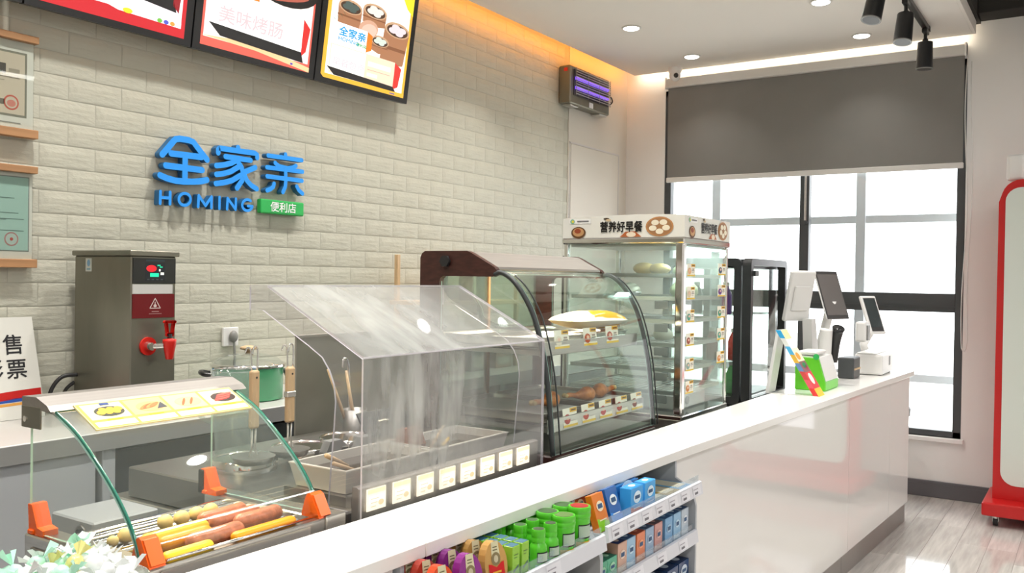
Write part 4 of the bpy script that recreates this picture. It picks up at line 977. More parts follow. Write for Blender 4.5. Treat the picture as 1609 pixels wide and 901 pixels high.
carton(2.358, yS - 0.004, LB + 0.001, 0.070, 0.035, 0.082, '4aa6e4', '7fbce8', 'bright blue upright carton right of the orange cornered one', 'upright cartons', 0, 'd8ecf8', '3a9ae8')
for q in range(3): carton(2.315, yS + 0.05 + 0.045 * q, LB + 0.001, 0.15, 0.035, 0.078, '2f78b8', '5a9ac8', 'wide blue carton standing behind the upright blue cartons', 'blue cartons at the back', 0, 'd8ecf8', '2a6aa8')
def flat_packet(x0, x1, y0, y1, z, c, lab):
    solo(MB().box((x0, y0, z), (x1, y1, z + 0.012), G(c), 0.002).box((x0 + 0.012, y0 + 0.02, z + 0.012), (x1 - 0.012, y1 - 0.02, z + 0.0126), G('b9b6a0')), 'flat_packet', lab, 'packet', ((x0 + x1) / 2, (y0 + y1) / 2, z), 'flat packets')
flat_packet(2.41, 2.50, 1.065, 1.28, LB + 0.001, '6f7a78', 'grey flat packet lying beside the bright blue cartons')
flat_packet(2.505, 2.595, 1.065, 1.28, LB + 0.001, '8a7a4a', 'olive flat packet lying in the middle of the flat packets')
flat_packet(2.60, 2.685, 1.065, 1.28, LB + 0.001, '5a8fb4', 'pale blue flat packet lying at the right end')
st = thing('inner_rail', 'thin grey price rail set back under the counter top, above the flat packets', 'rail', (2.45, 1.20, 0.885))
MB().box((2.20, 1.195, 0.882), (2.690, 1.20, 0.905), 'lip_white', 0.001).build('rail', st)
MB().box((2.20, 1.2, 0.882), (2.690, 1.312, 0.886), 'shelf_grey').build('board', st)
# middle shelf of the right unit
row = [(2.085, 'teal green', '3f9a78', '8fc4a0'), (2.14, 'teal green', '4aa482', 'a0d0b0'), (2.20, 'pale peach', 'c9a08c', 'e0c8b8'), (2.255, 'pale blue', '8fb4d0', 'c0d8e8'), (2.318, 'orange', 'd8794e', 'e8a07a'), (2.378, 'grey blue', '8aa4c0', 'b8cce0'), (2.44, 'dusty pink', 'c08a84', 'd8b0a8'), (2.515, 'sky blue', '6f9fc8', 'a8c8e0'), (2.580, 'light blue', '8ab4d4', 'c0d8e8'), (2.642, 'white and blue', 'b8c4d0', 'e0e4ea')]
tops = {'teal green': '2c6a55', 'pale peach': '2f3f70', 'pale blue': '3a5a88', 'orange': 'b8553c', 'grey blue': '4a5f80', 'dusty pink': '6a5a5e', 'sky blue': '3f6a9c', 'light blue': '3f6494', 'white and blue': '3a5580'}
cnt = {}
for x, nm, c1, c2 in row:
    cnt[nm] = cnt.get(nm, 0) + 1; pre = 'second ' if cnt[nm] > 1 else ''
    carton(x, 1.072, 0.683, 0.054, 0.05, 0.098 if x > 2.19 else 0.072, c1, c2, pre + nm + ' carton in the front row of the middle right shelf', 'front cartons on the middle shelf', 0, c2, tops[nm])
    for q in range(2): carton(x, 1.125 + 0.054 * q, 0.683, 0.054, 0.05, 0.098 if x > 2.19 else 0.072, c1, c2, '%s carton queued behind the %sfront one on the middle right shelf' % (nm, pre), 'cartons behind, %s%s' % (pre, nm), 0, 'e8e8e8', tops[nm])
for k, nm in enumerate(('third', 'second', 'first')): carton(2.47 + 0.088 * k, 1.075, 0.531, 0.08, 0.064, 0.082, '24406a', '6a8ab0', 'dark blue carton on the bottom right shelf, %s from its right end' % nm, 'dark blue cartons on the bottom shelf', 0, 'c8d4e0', '1f3050')

# --- work bench behind the counter top
ZW = 0.86
wk = thing('work_bench', 'low steel work bench behind the counter top carrying the food cases', 'bench', (3.2, 1.7, 0.0))
MB().box((0.72, 1.405, ZW - 0.04), (1.50, 1.86, ZW - 0.001), 'steel_h', 0.003).build('bench_top', wk)
MB().box((1.502, 1.405, ZW - 0.04), (5.55, 2.36, ZW - 0.001), 'steel_h', 0.003).build('bench_top', wk)
for x, y in ((0.76, 1.44), (0.76, 1.82), (1.54, 2.32), (3.4, 2.32), (5.5, 2.32), (3.4, 1.44), (5.5, 1.44), (1.54, 1.44)): MB().box((x - 0.02, y - 0.02, 0), (x + 0.02, y + 0.02, ZW - 0.041), 'steel', 0.002).build('leg', wk)
MB().box((0.75, 1.43, 0.20), (5.5, 1.85, 0.22), 'steel_dark').build('undershelf', wk)
wb2 = thing('pedestal_box', 'pale grey pedestal box with round dark lock, seen through the sausage warmer glass', 'cabinet', (1.31, 2.07, 0.0))
MB().box((1.222, 1.985, 0.0), (1.40, 2.165, 0.900), 'pedestal_grey', 0.004).build('body', wb2)
MB().cyl((1.222, 2.03, 0.868), (1.216, 2.03, 0.868), 0.021, 'steel_dark', seg=24).cyl((1.217, 2.03, 0.868), (1.212, 2.03, 0.868), 0.013, 'black_plastic').build('lock', wb2)

# ================================================================ SAUSAGE ROLLER WARMER
rx0, rx1, ry0, ry1, rz = 0.972, 1.470, 1.415, 1.822, 0.963
rw = thing('sausage_warmer', 'steel sausage roller with curved glass cover and orange feet, nearest the camera', 'food warmer', (1.22, 1.62, ZW))
m = MB().box((rx0, ry0, ZW), (rx1, ry0 + 0.030, rz), 'steel_h', 0.003)
m.box((rx0 + 0.056, ry1 - 0.05, ZW), (rx1 - 0.061, ry1, rz - 0.034), 'steel_h', 0.003).box((rx0, ry0 + 0.03, ZW), (rx0 + 0.055, ry1, rz), 'steel', 0.003).box((rx1 - 0.06, ry0 + 0.03, ZW), (rx1, ry1, rz), 'steel', 0.003)
m.box((rx0 + 0.055, ry0 + 0.03, ZW), (rx1 - 0.06, ry1 - 0.05, rz - 0.045), 'steel_dark').build('body', rw)
MB().box((rx0 - 0.004, ry0 + 0.05, ZW + 0.015), (rx0 - 0.0005, ry1 - 0.03, rz - 0.022), 'steel_dark', 0.002).build('side_recess', rw)
MB().box((rx0 + 0.03, ry0 - 0.004, rz - 0.030), (rx1 - 0.10, ry0 - 0.0005, rz - 0.006), 'chrome', 0.002).build('front_rail', rw)
for k in range(8):
    y = ry0 + 0.052 + k * 0.041; MB().cyl((rx0 + 0.05, y, rz - 0.020), (rx1 - 0.055, y, rz - 0.020), 0.0135, 'chrome', seg=16).build('roller', rw)
# curved glass: profile in Y,Z
gp_ = [(1.728, 1.2165), (1.700, 1.204), (1.655, 1.182), (1.610, 1.152), (1.560, 1.113), (1.520, 1.078), (1.485, 1.040), (1.462, 1.005), (1.448, 0.972)]
path = smooth_path([(rx0 + 0.008, y, z) for y, z in gp_], 3)
MB().sheet(path, (rx1 - rx0 - 0.05, 0, 0), 0.005, 'roller_glass', 'edge_green').build('curved_glass', rw)
for x, nm in ((rx0 + 0.008, 'a'), (rx1 - 0.047, 'b')):
    poly = [(x, 1.815, 0.966), (x, 1.815, 1.225)] + [(x, p.y + 0.002, p.z - 0.004) for p in path]
    MB().pane(poly, (0.005, 0, 0), 'roller_glass', 'edge_mint').build('side_glass', rw)
    # dark green seam where side and curved glass meet
    MB().tube([(x + 0.003, p.y - 0.001, p.z + 0.002) for p in path], 0.0030, 'edge_green', 8).build('glass_seam', rw)
tb = MB().prism([(rx0 - 0.004, 1.826, 1.226), (rx0 - 0.004, 1.826, 1.244), (rx0 - 0.004, 1.775, 1.246), (rx0 - 0.004, 1.735, 1.232), (rx0 - 0.004, 1.722, 1.221), (rx0 - 0.004, 1.735, 1.219)], (0.485, 0, 0), 'steel_soft').build('top_bar', rw)
for x in (rx0 - 0.005, rx0 + 0.478): MB().box((x, 1.757, 1.182), (x + 0.004, 1.827, 1.226), 'boiler_steel', 0.001).cyl((x + 0.002, 1.808, 1.20), (x - 0.004, 1.808, 1.20), 0.006, 'chrome').build('end_bracket', rw)
MB().box((rx0 + 0.03, 1.752, 1.212), (rx1 - 0.06, 1.775, 1.2195), 'strip_fill', 0.002).build('food_fill_strip', rw)  # glowing strip added to brighten the sausages, no lamp known here
area_lamp('food_fill_light', ((rx0 + rx1) / 2, 1.745, 1.208), rx1 - rx0 - 0.1, 0.03, 1.6, (1, 0.84, 0.60), (-0.5, 0, 0))  # added fill light for the food under the glass
def foot(x, y, dx, dy, name='orange_foot'):
    # wedge: a tall fin along +-Y with a small toe
    m = MB()
    m.prism([(x - 0.016, y, rz), (x - 0.016, y + dy * 0.052, rz), (x - 0.016, y + dy * 0.052, rz + 0.012), (x - 0.016, y + dy * 0.030, rz + 0.016), (x - 0.016, y + dy * 0.010, rz + 0.060), (x - 0.016, y - dy * 0.004, rz + 0.060)], (0.032, 0, 0), 'orange_plastic')
    m.box((x - 0.020, min(y, y + dy * 0.02), rz), (x + 0.020, max(y, y + dy * 0.02), rz + 0.010), 'orange_plastic', 0.002)
    m.build(name, rw)
# front feet: rounded wedge blocks gripping the lower glass edge
for x in (rx0 + 0.026, rx1 - 0.052):
    m = MB().prism([(x - 0.016, 1.418, rz), (x - 0.016, 1.476, rz), (x - 0.016, 1.464, rz + 0.040), (x - 0.016, 1.458, rz + 0.050), (x - 0.016, 1.451, rz + 0.053), (x - 0.016, 1.444, rz + 0.049)], (0.034, 0, 0), 'orange_plastic')
    m.prism([(x - 0.014, 1.421, rz + 0.002), (x - 0.014, 1.415, rz + 0.006), (x - 0.014, 1.439, rz + 0.049), (x - 0.014, 1.445, rz + 0.049)], (0.030, 0, 0), 'orange_plastic').build('orange_foot', rw)
foot(rx0 + 0.022, 1.815, 0, -1); foot(rx1 - 0.055, 1.815, 0, -1)
MB().box((rx1 - 0.075, 1.808, rz + 0.001), (rx1 - 0.04, 1.826, rz + 0.058), 'black_plastic', 0.002).build('hinge_block', rw)
MB().tube([(rx0 + 0.05, 1.425, rz + 0.006), (rx1 - 0.07, 1.425, rz + 0.006)], 0.003, 'chrome', 8).build('guard_wire', rw)
MB().box((rx1 - 0.055, ry0 - 0.006, rz - 0.06), (rx1 + 0.006, ry0 + 0.03, rz + 0.004), 'steel', 0.003).build('corner_block', rw)
# menu card on the glass
mc = thing('menu_card', 'yellow menu card with four food pictures lying on the sausage warmer glass', 'card', (1.16, 1.67, 1.20))
co = Vector((1.014, 1.640, 1.1855)); cu = (Vector((1.014, 1.722, 1.2262)) - co); CL = cu.length; cu.normalize()
cn = V(1, 0, 0).cross(cu)
MB().prism([co, co + V(0.385, 0, 0), co + V(0.385, 0, 0) + cu * CL, co + cu * CL], cn * 0.0035, C('fff0b0')).build('card', mc)
m = MB(); P = Print(m, co + cn * 0.0036, (1, 0, 0), cu, 0.0004)
P.rect(0.002, 0.002, 0.383, CL - 0.002, C('ffd95a'), 1)
for k in range(4):
    a = 0.008 + k * 0.0945
    P.rect(a, 0.030, a + 0.088, CL - 0.006, C(('fff2b8', 'ffe68a', 'ffeaa0', 'fff0b8')[k]), 2); P.rect(a, 0.004, a + 0.088, 0.022, C('fff6cf'), 2)
    P.rect(a + 0.03, 0.0235, a + 0.065, 0.0285, C('e8b020'), 2)
    cx, cy = a + 0.05, 0.055
    P.ell(cx, cy, 0.033, 0.018, C(('4a4a3a', 'e8b078', 'f0d090', '4a3a34')[k]), 3)
    if k == 0:
        for q in range(6): P.ell(cx - 0.02 + 0.0085 * q, cy + (0.006 if q % 2 else -0.003), 0.009, 0.0075, C('f2c33c'), 4 + q * 0.1)
        P.poly([(a + 0.042, 0.078), (a + 0.062, 0.078), (a + 0.062, 0.086), (a + 0.042, 0.086)], C('2f4a8a'), 4)
    if k == 1:
        P.poly([(cx + 0.01, cy - 0.012), (cx + 0.036, cy - 0.01), (cx + 0.03, cy + 0.012)], C('4a4a50'), 3.5)
        for q in range(4): P.ell(cx - 0.014 + 0.008 * q, cy + 0.001 * q, 0.017, 0.0045, C(('d88a48', 'c86a38', 'dc9a58', 'cf7a40')[q]), 4 + q * 0.1, rot=0.5)
    if k == 2:
        for q in range(2): P.ell(cx - 0.012 + 0.02 * q, cy, 0.017, 0.003, C('c8683a'), 4 + q * 0.1, rot=0.9)
    if k == 3:
        for q in range(6): P.ell(cx - 0.008 + 0.0035 * q, cy - 0.008 + 0.0038 * q, 0.024, 0.0032, C(('d83a34', 'e86a5a')[q % 2]), 4 + q * 0.1, rot=0.15)
m.build('card_print', mc)

def sausage(p, q, r, mat, name, label, cat, group, bend=0.0):
    p = Vector(p); q = Vector(q); d = (q - p); L = d.length; d.normalize(); s = d.cross(V(0, 0, 1)); n = 12
    path = []; rad = []
    for i in range(n + 1):
        t = i / n; e = min(t, 1 - t) * L
        rad.append(r * (1.0 if e >= r else max(0.12, math.sqrt(max(0, 1 - (1 - e / r) ** 2)))))
        path.append(p + d * (L * t) + s * (bend * 4 * t * (1 - t)) + V(0, 0, 0))
    # close ends more finely
    fine = [p + d * (r * k) for k in (0.0, 0.12, 0.35, 0.65)]; fr_ = [r * math.sqrt(1 - (1 - k) ** 2) if k else r * 0.05 for k in (0.0, 0.12, 0.35, 0.65)]
    fine2 = [q - d * (r * k) for k in (0.65, 0.35, 0.12, 0.0)]
    mid = [p + d * (r + (L - 2 * r) * k / 8) + s * (bend * 4 * (k / 8) * (1 - k / 8)) for k in range(9)]
    path = fine + mid + fine2; rad = fr_ + [r] * 9 + fr_[::-1]
    m = MB().tube(path, rad, mat, 12)
    return solo(m, name, label, cat, (p.x + q.x) / 2 * V(1, 0, 0) + V(0, (p.y + q.y) / 2, min(p.z, q.z) - r), group)
zr = rz - 0.0065
def rl(y): return y
# rounds at the back of the tray
def potato(x, y, r, lab): solo(MB().ball((x, y, zr + r * 0.92), (r * 1.05, r, r * 0.95), 'potato', 16, 10), 'fried_potato_ball', lab, 'potato ball', (x, y, zr), 'potato balls')
pots = [(1.010 + 0.028, 1.618, 0.0115, 'small golden potato ball at the left edge of the tray, half hidden'), (1.067, 1.618, 0.0165, 'golden potato ball alone at the left, beside the front-left glass'),
        (1.172, 1.640, 0.0165, 'golden potato ball in the back row, first from the left behind the yellow corn'), (1.213, 1.641, 0.0165, 'golden potato ball in the back row, second from the left'),
        (1.252, 1.642, 0.0165, 'golden potato ball in the back row, third from the left'), (1.290, 1.643, 0.0165, 'golden potato ball in the back row, rightmost')]
for x, y, r, lab in pots: potato(x, y, r, lab)
zs = rz + 0.006
sausage((1.055, 1.553, zs), (1.215, 1.556, zs), 0.017, 'corn_yellow', 'corn_sausage', 'fat yellow corn stick lying behind the front left orange foot', 'sausage', 'sausages on the roller', 0)
sausage((1.065, 1.512, zs), (1.190, 1.512, zs), 0.0165, 'sausage_orange', 'corn_sausage', 'fat orange stick below the yellow corn stick', 'sausage', 'sausages on the roller')
sausage((1.225, 1.600, zs), (1.355, 1.605, zs), 0.0165, 'sausage_brown', 'grilled_sausage', 'brown grilled sausage farthest back, in front of the potato balls', 'sausage', 'sausages on the roller', 0.004)
sausage((1.225, 1.562, zs), (1.360, 1.566, zs), 0.0165, 'sausage_brown', 'grilled_sausage', 'brown grilled sausage in the middle of the three at the back', 'sausage', 'sausages on the roller', 0.003)
sausage((1.255, 1.520, zs), (1.385, 1.523, zs), 0.0185, 'sausage_brown', 'grilled_sausage', 'brown grilled sausage at the right end of the tray', 'sausage', 'sausages on the roller', 0.003)
sausage((1.105, 1.478, zs), (1.245, 1.482, zs), 0.0190, 'sausage_brown', 'grilled_sausage', 'brown grilled sausage in the middle, nearest the front glass', 'sausage', 'sausages on the roller', 0.003)
sausage((1.020, 1.436, zs), (1.135, 1.438, zs), 0.0125, 'sausage_yellow', 'cheese_sausage', 'thin yellow sausage at the front beside the left orange foot', 'sausage', 'sausages on the roller')
sausage((1.180, 1.438, zs), (1.350, 1.440, zs), 0.0125, 'sausage_orange', 'cheese_sausage', 'long orange sausage at the front right', 'sausage', 'sausages on the roller')

# ================================================================ HOODED OVERLAY COOKER
hx0, hx1 = 1.54, 2.335
hc = thing('snack_cooker', 'steel counter cooker with two broth trays and a strip of lit price cards', 'cooker', (1.94, 1.9, ZW))
MB().box((hx0 - 0.02, 1.455, ZW), (hx1 - 0.05, 2.30, 0.945), 'steel_dark', 0.004).build('body', hc)
MB().box((hx0 - 0.015, 1.428, ZW), (hx1 - 0.005, 1.454, 0.905), 'wood_brown', 0.002).build('front_base', hc)
MB().prism([(hx0 - 0.004, 1.430, 0.906), (hx0 - 0.004, 1.4275, 1.000), (hx0 - 0.004, 1.434, 1.004), (hx0 - 0.004, 1.448, 1.004), (hx0 - 0.004, 1.452, 0.906)], (hx1 - hx0 - 0.002, 0, 0), 'steel_soft').build('card_rail', hc)
for k in range(8):
    x = 1.560 + k * 0.0925
    m = MB().box((x, 1.4235, 0.944), (x + 0.066, 1.4262, 0.996), E('fff0d2', 1.6)); P = Print(m, (x, 1.4235, 0.944), (1, 0, 0), (0, 0, 1))
    P.rect(0.002, 0.040, 0.064, 0.050, E('ffeaa8', 1.5), 1); P.rect(0.008, 0.018, 0.058, 0.034, E('fffdf2', 1.7), 1)
    for q in range(3): P.rect(0.012, 0.008 + q * 0.009, 0.030 + 0.006 * q, 0.0105 + q * 0.009, E('f0dcb0', 1.1), 2)
    P.ell(0.048, 0.016, 0.010, 0.007, E('f2d8a0', 1.2), 2)
    m.build('price_card', hc)
def tray(x0, x1, y0, y1, zt, dep, parent, nm='broth_tray', liquid='broth', lz=0.022):
    w = 0.008; m = MB()
    a = [(x0, y0), (x1, y0), (x1, y1), (x0, y1)]; ins = 0.012
    def ring(off, z): return [(x0 + off, y0 + off, z), (x1 - off, y0 + off, z), (x1 - off, y1 - off, z), (x0 + off, y1 - off, z)]
    R = [ring(0, zt - 0.003), ring(0, zt), ring(0.010, zt), ring(0.020, zt - dep), ]
    vs = [p for r in R for p in r]; fs = []
    for i in range(len(R) - 1):
        for k in range(4): fs.append([i * 4 + k, i * 4 + (k + 1) % 4, (i + 1) * 4 + (k + 1) % 4, (i + 1) * 4 + k])
    fs.append([12, 13, 14, 15])
    m.raw(vs, fs, 'tray_steel')
    R2 = [ring(0.002, zt - 0.003), ring(0.014, zt - dep - 0.004)]; vs = [p for r in R2 for p in r]
    m.raw(vs, [[k, (k + 1) % 4, 4 + (k + 1) % 4, 4 + k] for k in range(4)] + [[4, 5, 6, 7]], 'tray_steel')
    t = m.build(nm, parent)
    if liquid:
        o = ring(0.014, zt - lz); MB().raw(o, [[0, 1, 2, 3]], liquid).build('broth', t)
    return t
tray(1.560, 1.902, 1.492, 1.690, 1.030, 0.055, hc); tray(1.912, 2.262, 1.492, 1.690, 1.030, 0.055, hc)
MB().box((1.556, 1.470, 0.9455), (2.266, 1.488, 0.974), 'steel_h').box((1.556, 1.488, 0.9455), (2.266, 1.70, 0.969), 'steel_dark').build('tray_surround', hc)
MB().box((1.9025, 1.486, 0.976), (1.9115, 1.496, 1.029), 'black_plastic', 0.002).build('tray_clip', hc)
# rear noodle wells
for x in (1.70, 1.92, 2.12):
    MB().lathe((x, 2.02, 0.945), [(0.092, 0.0), (0.093, 0.030), (0.090, 0.034), (0.086, 0.034), (0.082, 0.030)], 'chrome', 28).cyl((x, 2.02, 0.944), (x, 2.02, 0.974), 0.0815, 'black_plastic', seg=28).build('noodle_well', hc)
solo(MB().prism([(1.925, 1.645, 1.006), (2.055, 1.645, 1.006), (2.03, 1.65, 1.062), (1.945, 1.65, 1.062)], (0, 0.012, 0), 'brick_red_plate'), 'divider_plate', 'brick red divider plate standing in the broth under the hood', 'plate', (1.99, 1.65, 1.006))
def stick(p, q, r, lab, mat='wood_pale', grp='snack sticks'): solo(MB().tube([p, Vector(p).lerp(Vector(q), 0.5), q], [r, r, r * 0.7], mat, 8), 'snack_stick', lab, 'stick', Vector((min(p, q, key=lambda k: k[2]))), grp)
stick((1.600, 1.60, 1.050), (1.675, 1.595, 1.011), 0.006, 'flat pale wooden stick resting in the left broth tray, upper one')
stick((1.560, 1.535, 1.045), (1.640, 1.525, 1.012), 0.005, 'flat pale wooden stick over the front left tray corner, lower one')
stick((1.975, 1.57, 1.008), (2.035, 1.565, 1.072), 0.0045, 'pale wooden stick poking up between the two broth trays')
stick((2.05, 1.58, 1.008), (2.085, 1.585, 1.026), 0.0045, 'tiny stick stub in the right broth tray', 'corn_yellow')
# acrylic hood
hd = thing('acrylic_hood', 'clear acrylic sneeze hood, misted with steam, over the broth trays', 'hood', (1.94, 1.6, 0.945))
YFp = 1.418; ZFp = 1.306
side = [(1.418, 0.906), (1.418, 1.306), (1.740, 1.467), (1.806, 1.467), (1.806, 1.408), (1.757, 1.408), (1.595, 1.328), (1.548, 1.302), (1.523, 1.272), (1.508, 1.240), (1.502, 1.200), (1.506, 1.140), (1.514, 1.05), (1.522, 0.946), (1.460, 0.946), (1.456, 0.906)]
for x in (hx0 - 0.010, hx1 - 0.004):
    MB().prism([(x, y, z) for y, z in side], (0.005, 0, 0), 'acrylic', 'edge_pale').build('side_sheet', hd)
MB().prism([(hx0 - 0.010, YFp - 0.0055, 0.906), (hx1 + 0.001, YFp - 0.0055, 0.906), (hx1 + 0.001, YFp - 0.0055, ZFp), (hx0 - 0.010, YFp - 0.0055, ZFp)], (0, 0.005, 0), 'acrylic_misted', 'edge_pale').build('front_sheet', hd)
nt = Vector((0, -(1.467 - 1.306), (1.740 - 1.418))).normalized() * 0.005
MB().prism([(hx0 - 0.010, 1.4145, 1.3065), (hx1 + 0.001, 1.4145, 1.3065), (hx1 + 0.001, 1.740, 1.4675), (hx0 - 0.010, 1.740, 1.4675)], nt, 'acrylic_top', 'edge_pale').build('top_sheet', hd)
MB().box((hx0 - 0.010, 1.740, 1.4675), (hx1 + 0.001, 1.806, 1.4725), 'acrylic', 0).build('ridge_sheet', hd)

sb = thing('splash_board', 'dark steel splash board standing behind the noodle cooker', 'splash board', (2.55, 2.345, ZW))
MB().box((2.185, 2.335, ZW), (2.86, 2.343, 1.285), 'splash_steel', 0.002).box((2.185, 2.325, 1.278), (2.86, 2.343, 1.288), 'splash_steel', 0.002).build('panel', sb)
for x in (2.22, 2.82): MB().box((x - 0.02, 2.30, ZW), (x + 0.02, 2.334, ZW + 0.02), 'splash_steel', 0.002).build('bracket', sb)
# strainers with wooden handles, tongs and clips
def strainer(x, y, lab, clip):
    t = thing('noodle_strainer', lab, 'strainer', (x, y, 0.9745), 'strainers with wooden handles')
    MB().lathe((x, y, 0.9745), [(0.001, 0.0), (0.05, 0.002), (0.058, 0.018), (0.06, 0.020)], 'steel_dark', 20).build('basket', t)
    m = MB().box((x - 0.015, y - 0.008, 1.070), (x + 0.015, y + 0.008, 1.232), 'wood_pale', 0.006, 2); m.cyl((x + 0.002, y - 0.0085, 1.212), (x + 0.002, y - 0.0078, 1.212), 0.0032, 'black_plastic', seg=10); m.build('handle', t)
    m = MB()
    for s in (-0.008, 0.008): m.tube([(x + s * 0.8, y, 1.075), (x + s * 0.7, y, 1.02), (x + s * 2.2, y, 0.985)], 0.003, 'steel', 6)
    m.build('stem', t)
    m = MB()
    m.tube(smooth_path([(x - 0.010, y, 1.23), (x - 0.012, y, 1.28), (x - 0.016, y, 1.293), (x - 0.026, y, 1.296), (x - 0.033, y, 1.282)], 4), 0.0024, 'chrome', 6)
    m.tube(smooth_path([(x + 0.010, y, 1.23), (x + 0.011, y, 1.285), (x + 0.006, y, 1.298), (x - 0.003, y, 1.296), (x - 0.008, y, 1.275)], 4), 0.0024, 'chrome', 6).build('hook', t)
    if clip: MB().box((x - 0.0165, y - 0.0095, 1.145), (x + 0.0165, y + 0.0095, 1.162), 'steel', 0.002).build('clip_band', t)
strainer(1.672, 1.95, 'wooden handled strainer left, in front of the green pot', False)
strainer(1.803, 1.95, 'wooden handled strainer with a steel band, right of the green pot', True)
jg = thing('measuring_jug', 'clear plastic measuring jug standing in front of the green pot', 'jug', (1.765, 2.17, 0.946))
MB().lathe((1.80, 2.19, 0.946), [(0.052, 0.0), (0.054, 0.01), (0.068, 0.255), (0.071, 0.262), (0.066, 0.255), (0.051, 0.01)], 'clear_plastic', 28).build('body', jg)
MB().tube(smooth_path([(1.735, 2.215, 1.17), (1.712, 2.24, 1.16), (1.712, 2.24, 1.08), (1.742, 2.22, 1.05)], 5), 0.007, 'clear_plastic', 8).build('handle', jg)
# tray lids and dark clips behind the trays
def lidpiece(x, y, z, w, h, lab, c='frame_grey'):
    t = thing('dark_divider', lab, 'tray lid', (x, y, z), 'dark tray lids')
    MB().prism([(x, y, z), (x + w, y, z), (x + w, y + 0.05, z + h), (x, y + 0.05, z + h)], (0, 0.007, 0), c).build('plate', t)
    MB().box((x + w * 0.35, y + 0.02, z + h * 0.25), (x + w * 0.65, y + 0.028, z + h * 0.65), 'steel', 0.003).build('grip', t)
lidpiece(2.09, 1.905, 0.985, 0.19, 0.075, 'dark grey tray lid leaning up behind the left broth tray')
lidpiece(2.34, 1.96, 0.86, 0.16, 0.17, 'dark grey tray lid leaning up behind the right broth tray')
for x, y, lab in ((1.93, 1.885, 'grey steel clip left of the dark tray lids'), (2.04, 1.86, 'grey steel clip right beside the dark tray lids')):
    t = thing('tray_clip', lab, 'clip', (x, y, 0.946), 'grey clips')
    MB().prism([(x - 0.045, y, 0.946), (x + 0.045, y, 0.946), (x + 0.04, y, 0.99), (x + 0.02, y, 1.008), (x - 0.025, y, 1.006), (x - 0.042, y, 0.975)], (0, 0.03, 0), 'grey_plastic').build('jaw', t)
    MB().box((x + 0.02, y - 0.004, 0.95), (x + 0.045, y + 0.034, 0.985), 'black_plastic', 0.002).build('pad', t)
sh = thing('stick_holder', 'dark steel cup holding wooden sticks behind the broth trays', 'cup', (2.36, 2.22, ZW))
MB().lathe((2.36, 2.22, ZW), [(0.04, 0), (0.042, 0.004), (0.045, 0.16), (0.041, 0.16), (0.038, 0.02)], 'steel_dark', 20).build('cup', sh)
stick((2.365, 2.225, ZW + 0.03), (2.245, 2.24, 1.170), 0.006, 'long wooden stick in the steel cup, left one', 'wood_pale', 'sticks in the cup')
stick((2.375, 2.215, ZW + 0.03), (2.325, 2.23, 1.160), 0.0065, 'long wooden stick in the steel cup, right one', 'wood_pale', 'sticks in the cup')
ldl = thing('ladle', 'ladle with a hooked steel handle in the dark steel cup', 'ladle', (2.36, 2.24, ZW + 0.03))
MB().tube(smooth_path([(2.36, 2.24, ZW + 0.03), (2.355, 2.245, 1.12), (2.35, 2.245, 1.175), (2.34, 2.245, 1.20), (2.325, 2.245, 1.195), (2.323, 2.245, 1.17)], 5), 0.005, 'chrome', 8).build('handle', ldl)

# ================================================================ CURVED GLASS HOT CASE
bx0, bx1 = 2.42, 3.19
hcse = thing('curved_hot_case', 'curved glass hot food case with dark brown wood ends', 'display case', (2.8, 1.7, ZW))
MB().box((bx0, 1.425, ZW), (bx1, 1.975, 0.935), 'wood_brown', 0.004).build('base', hcse)
MB().box((bx0 + 0.01, 1.418, 0.905), (bx1 - 0.01, 1.4245, 0.930), 'steel_h', 0.001).build('base_trim', hcse)
MB().box((bx0 + 0.012, 1.44, 0.9355), (bx1 - 0.012, 1.96, 0.945), 'steel_h').build('floor_plate', hcse)
arc_ = [(1.662, 1.508), (1.640, 1.516), (1.612, 1.506), (1.580, 1.482), (1.545, 1.440), (1.512, 1.385), (1.488, 1.320), (1.468, 1.245), (1.452, 1.160), (1.442, 1.070), (1.435, 0.995), (1.430, 0.938)]
for x, dx in ((bx0, 0.022), (bx1 - 0.022, 0.022)):
    prof = [(1.889, 0.936), (1.975, 0.936), (1.975, 1.565), (1.968, 1.580), (1.955, 1.588), (1.775, 1.588), (1.760, 1.583), (1.662, 1.534), (1.655, 1.526), (1.656, 1.506), (1.668, 1.502), (1.875, 1.502), (1.886, 1.494), (1.889, 1.48)]
    MB().prism([(x, y, z) for y, z in prof], (dx, 0, 0), 'wood_brown').build('wood_end', hcse)
    poly = [(x + 0.009, 1.888, 0.94), (x + 0.009, 1.888, 1.501), (x + 0.009, 1.664, 1.501)] + [(x + 0.009, y + 0.006, z - 0.006) for y, z in arc_[1:]]
    MB().pane(poly, (0.004, 0, 0), 'case_glass', 'edge_mint').build('side_glass', hcse)
    xr = x if x < 2.8 else x + 0.022
    MB().tube(smooth_path([(xr + (0.003 if x < 2.8 else -0.003), y, z) for y, z in arc_], 3), 0.0085, 'rubber', 8).build('edge_seal', hcse)
    MB().tube(smooth_path([(xr + (0.033 if x < 2.8 else 0.012), y - 0.012, z) for y, z in arc_[2:]], 3), 0.0028, 'rubber', 6).build('glass_edge_line', hcse)
MB().cyl((bx0 - 0.001, 1.862, 1.553), (bx0 - 0.012, 1.862, 1.553), 0.021, 'black_plastic', seg=6).cyl((bx1 + 0.001, 1.862, 1.553), (bx1 + 0.012, 1.862, 1.553), 0.021, 'black_plastic', seg=6).build('side_knob', hcse)
MB().sheet(smooth_path([(bx0 + 0.01, y - 0.002, z + 0.001) for y, z in arc_], 3), (bx1 - bx0 - 0.006, 0, 0), 0.005, 'case_glass', 'edge_mint').build('curved_glass', hcse)
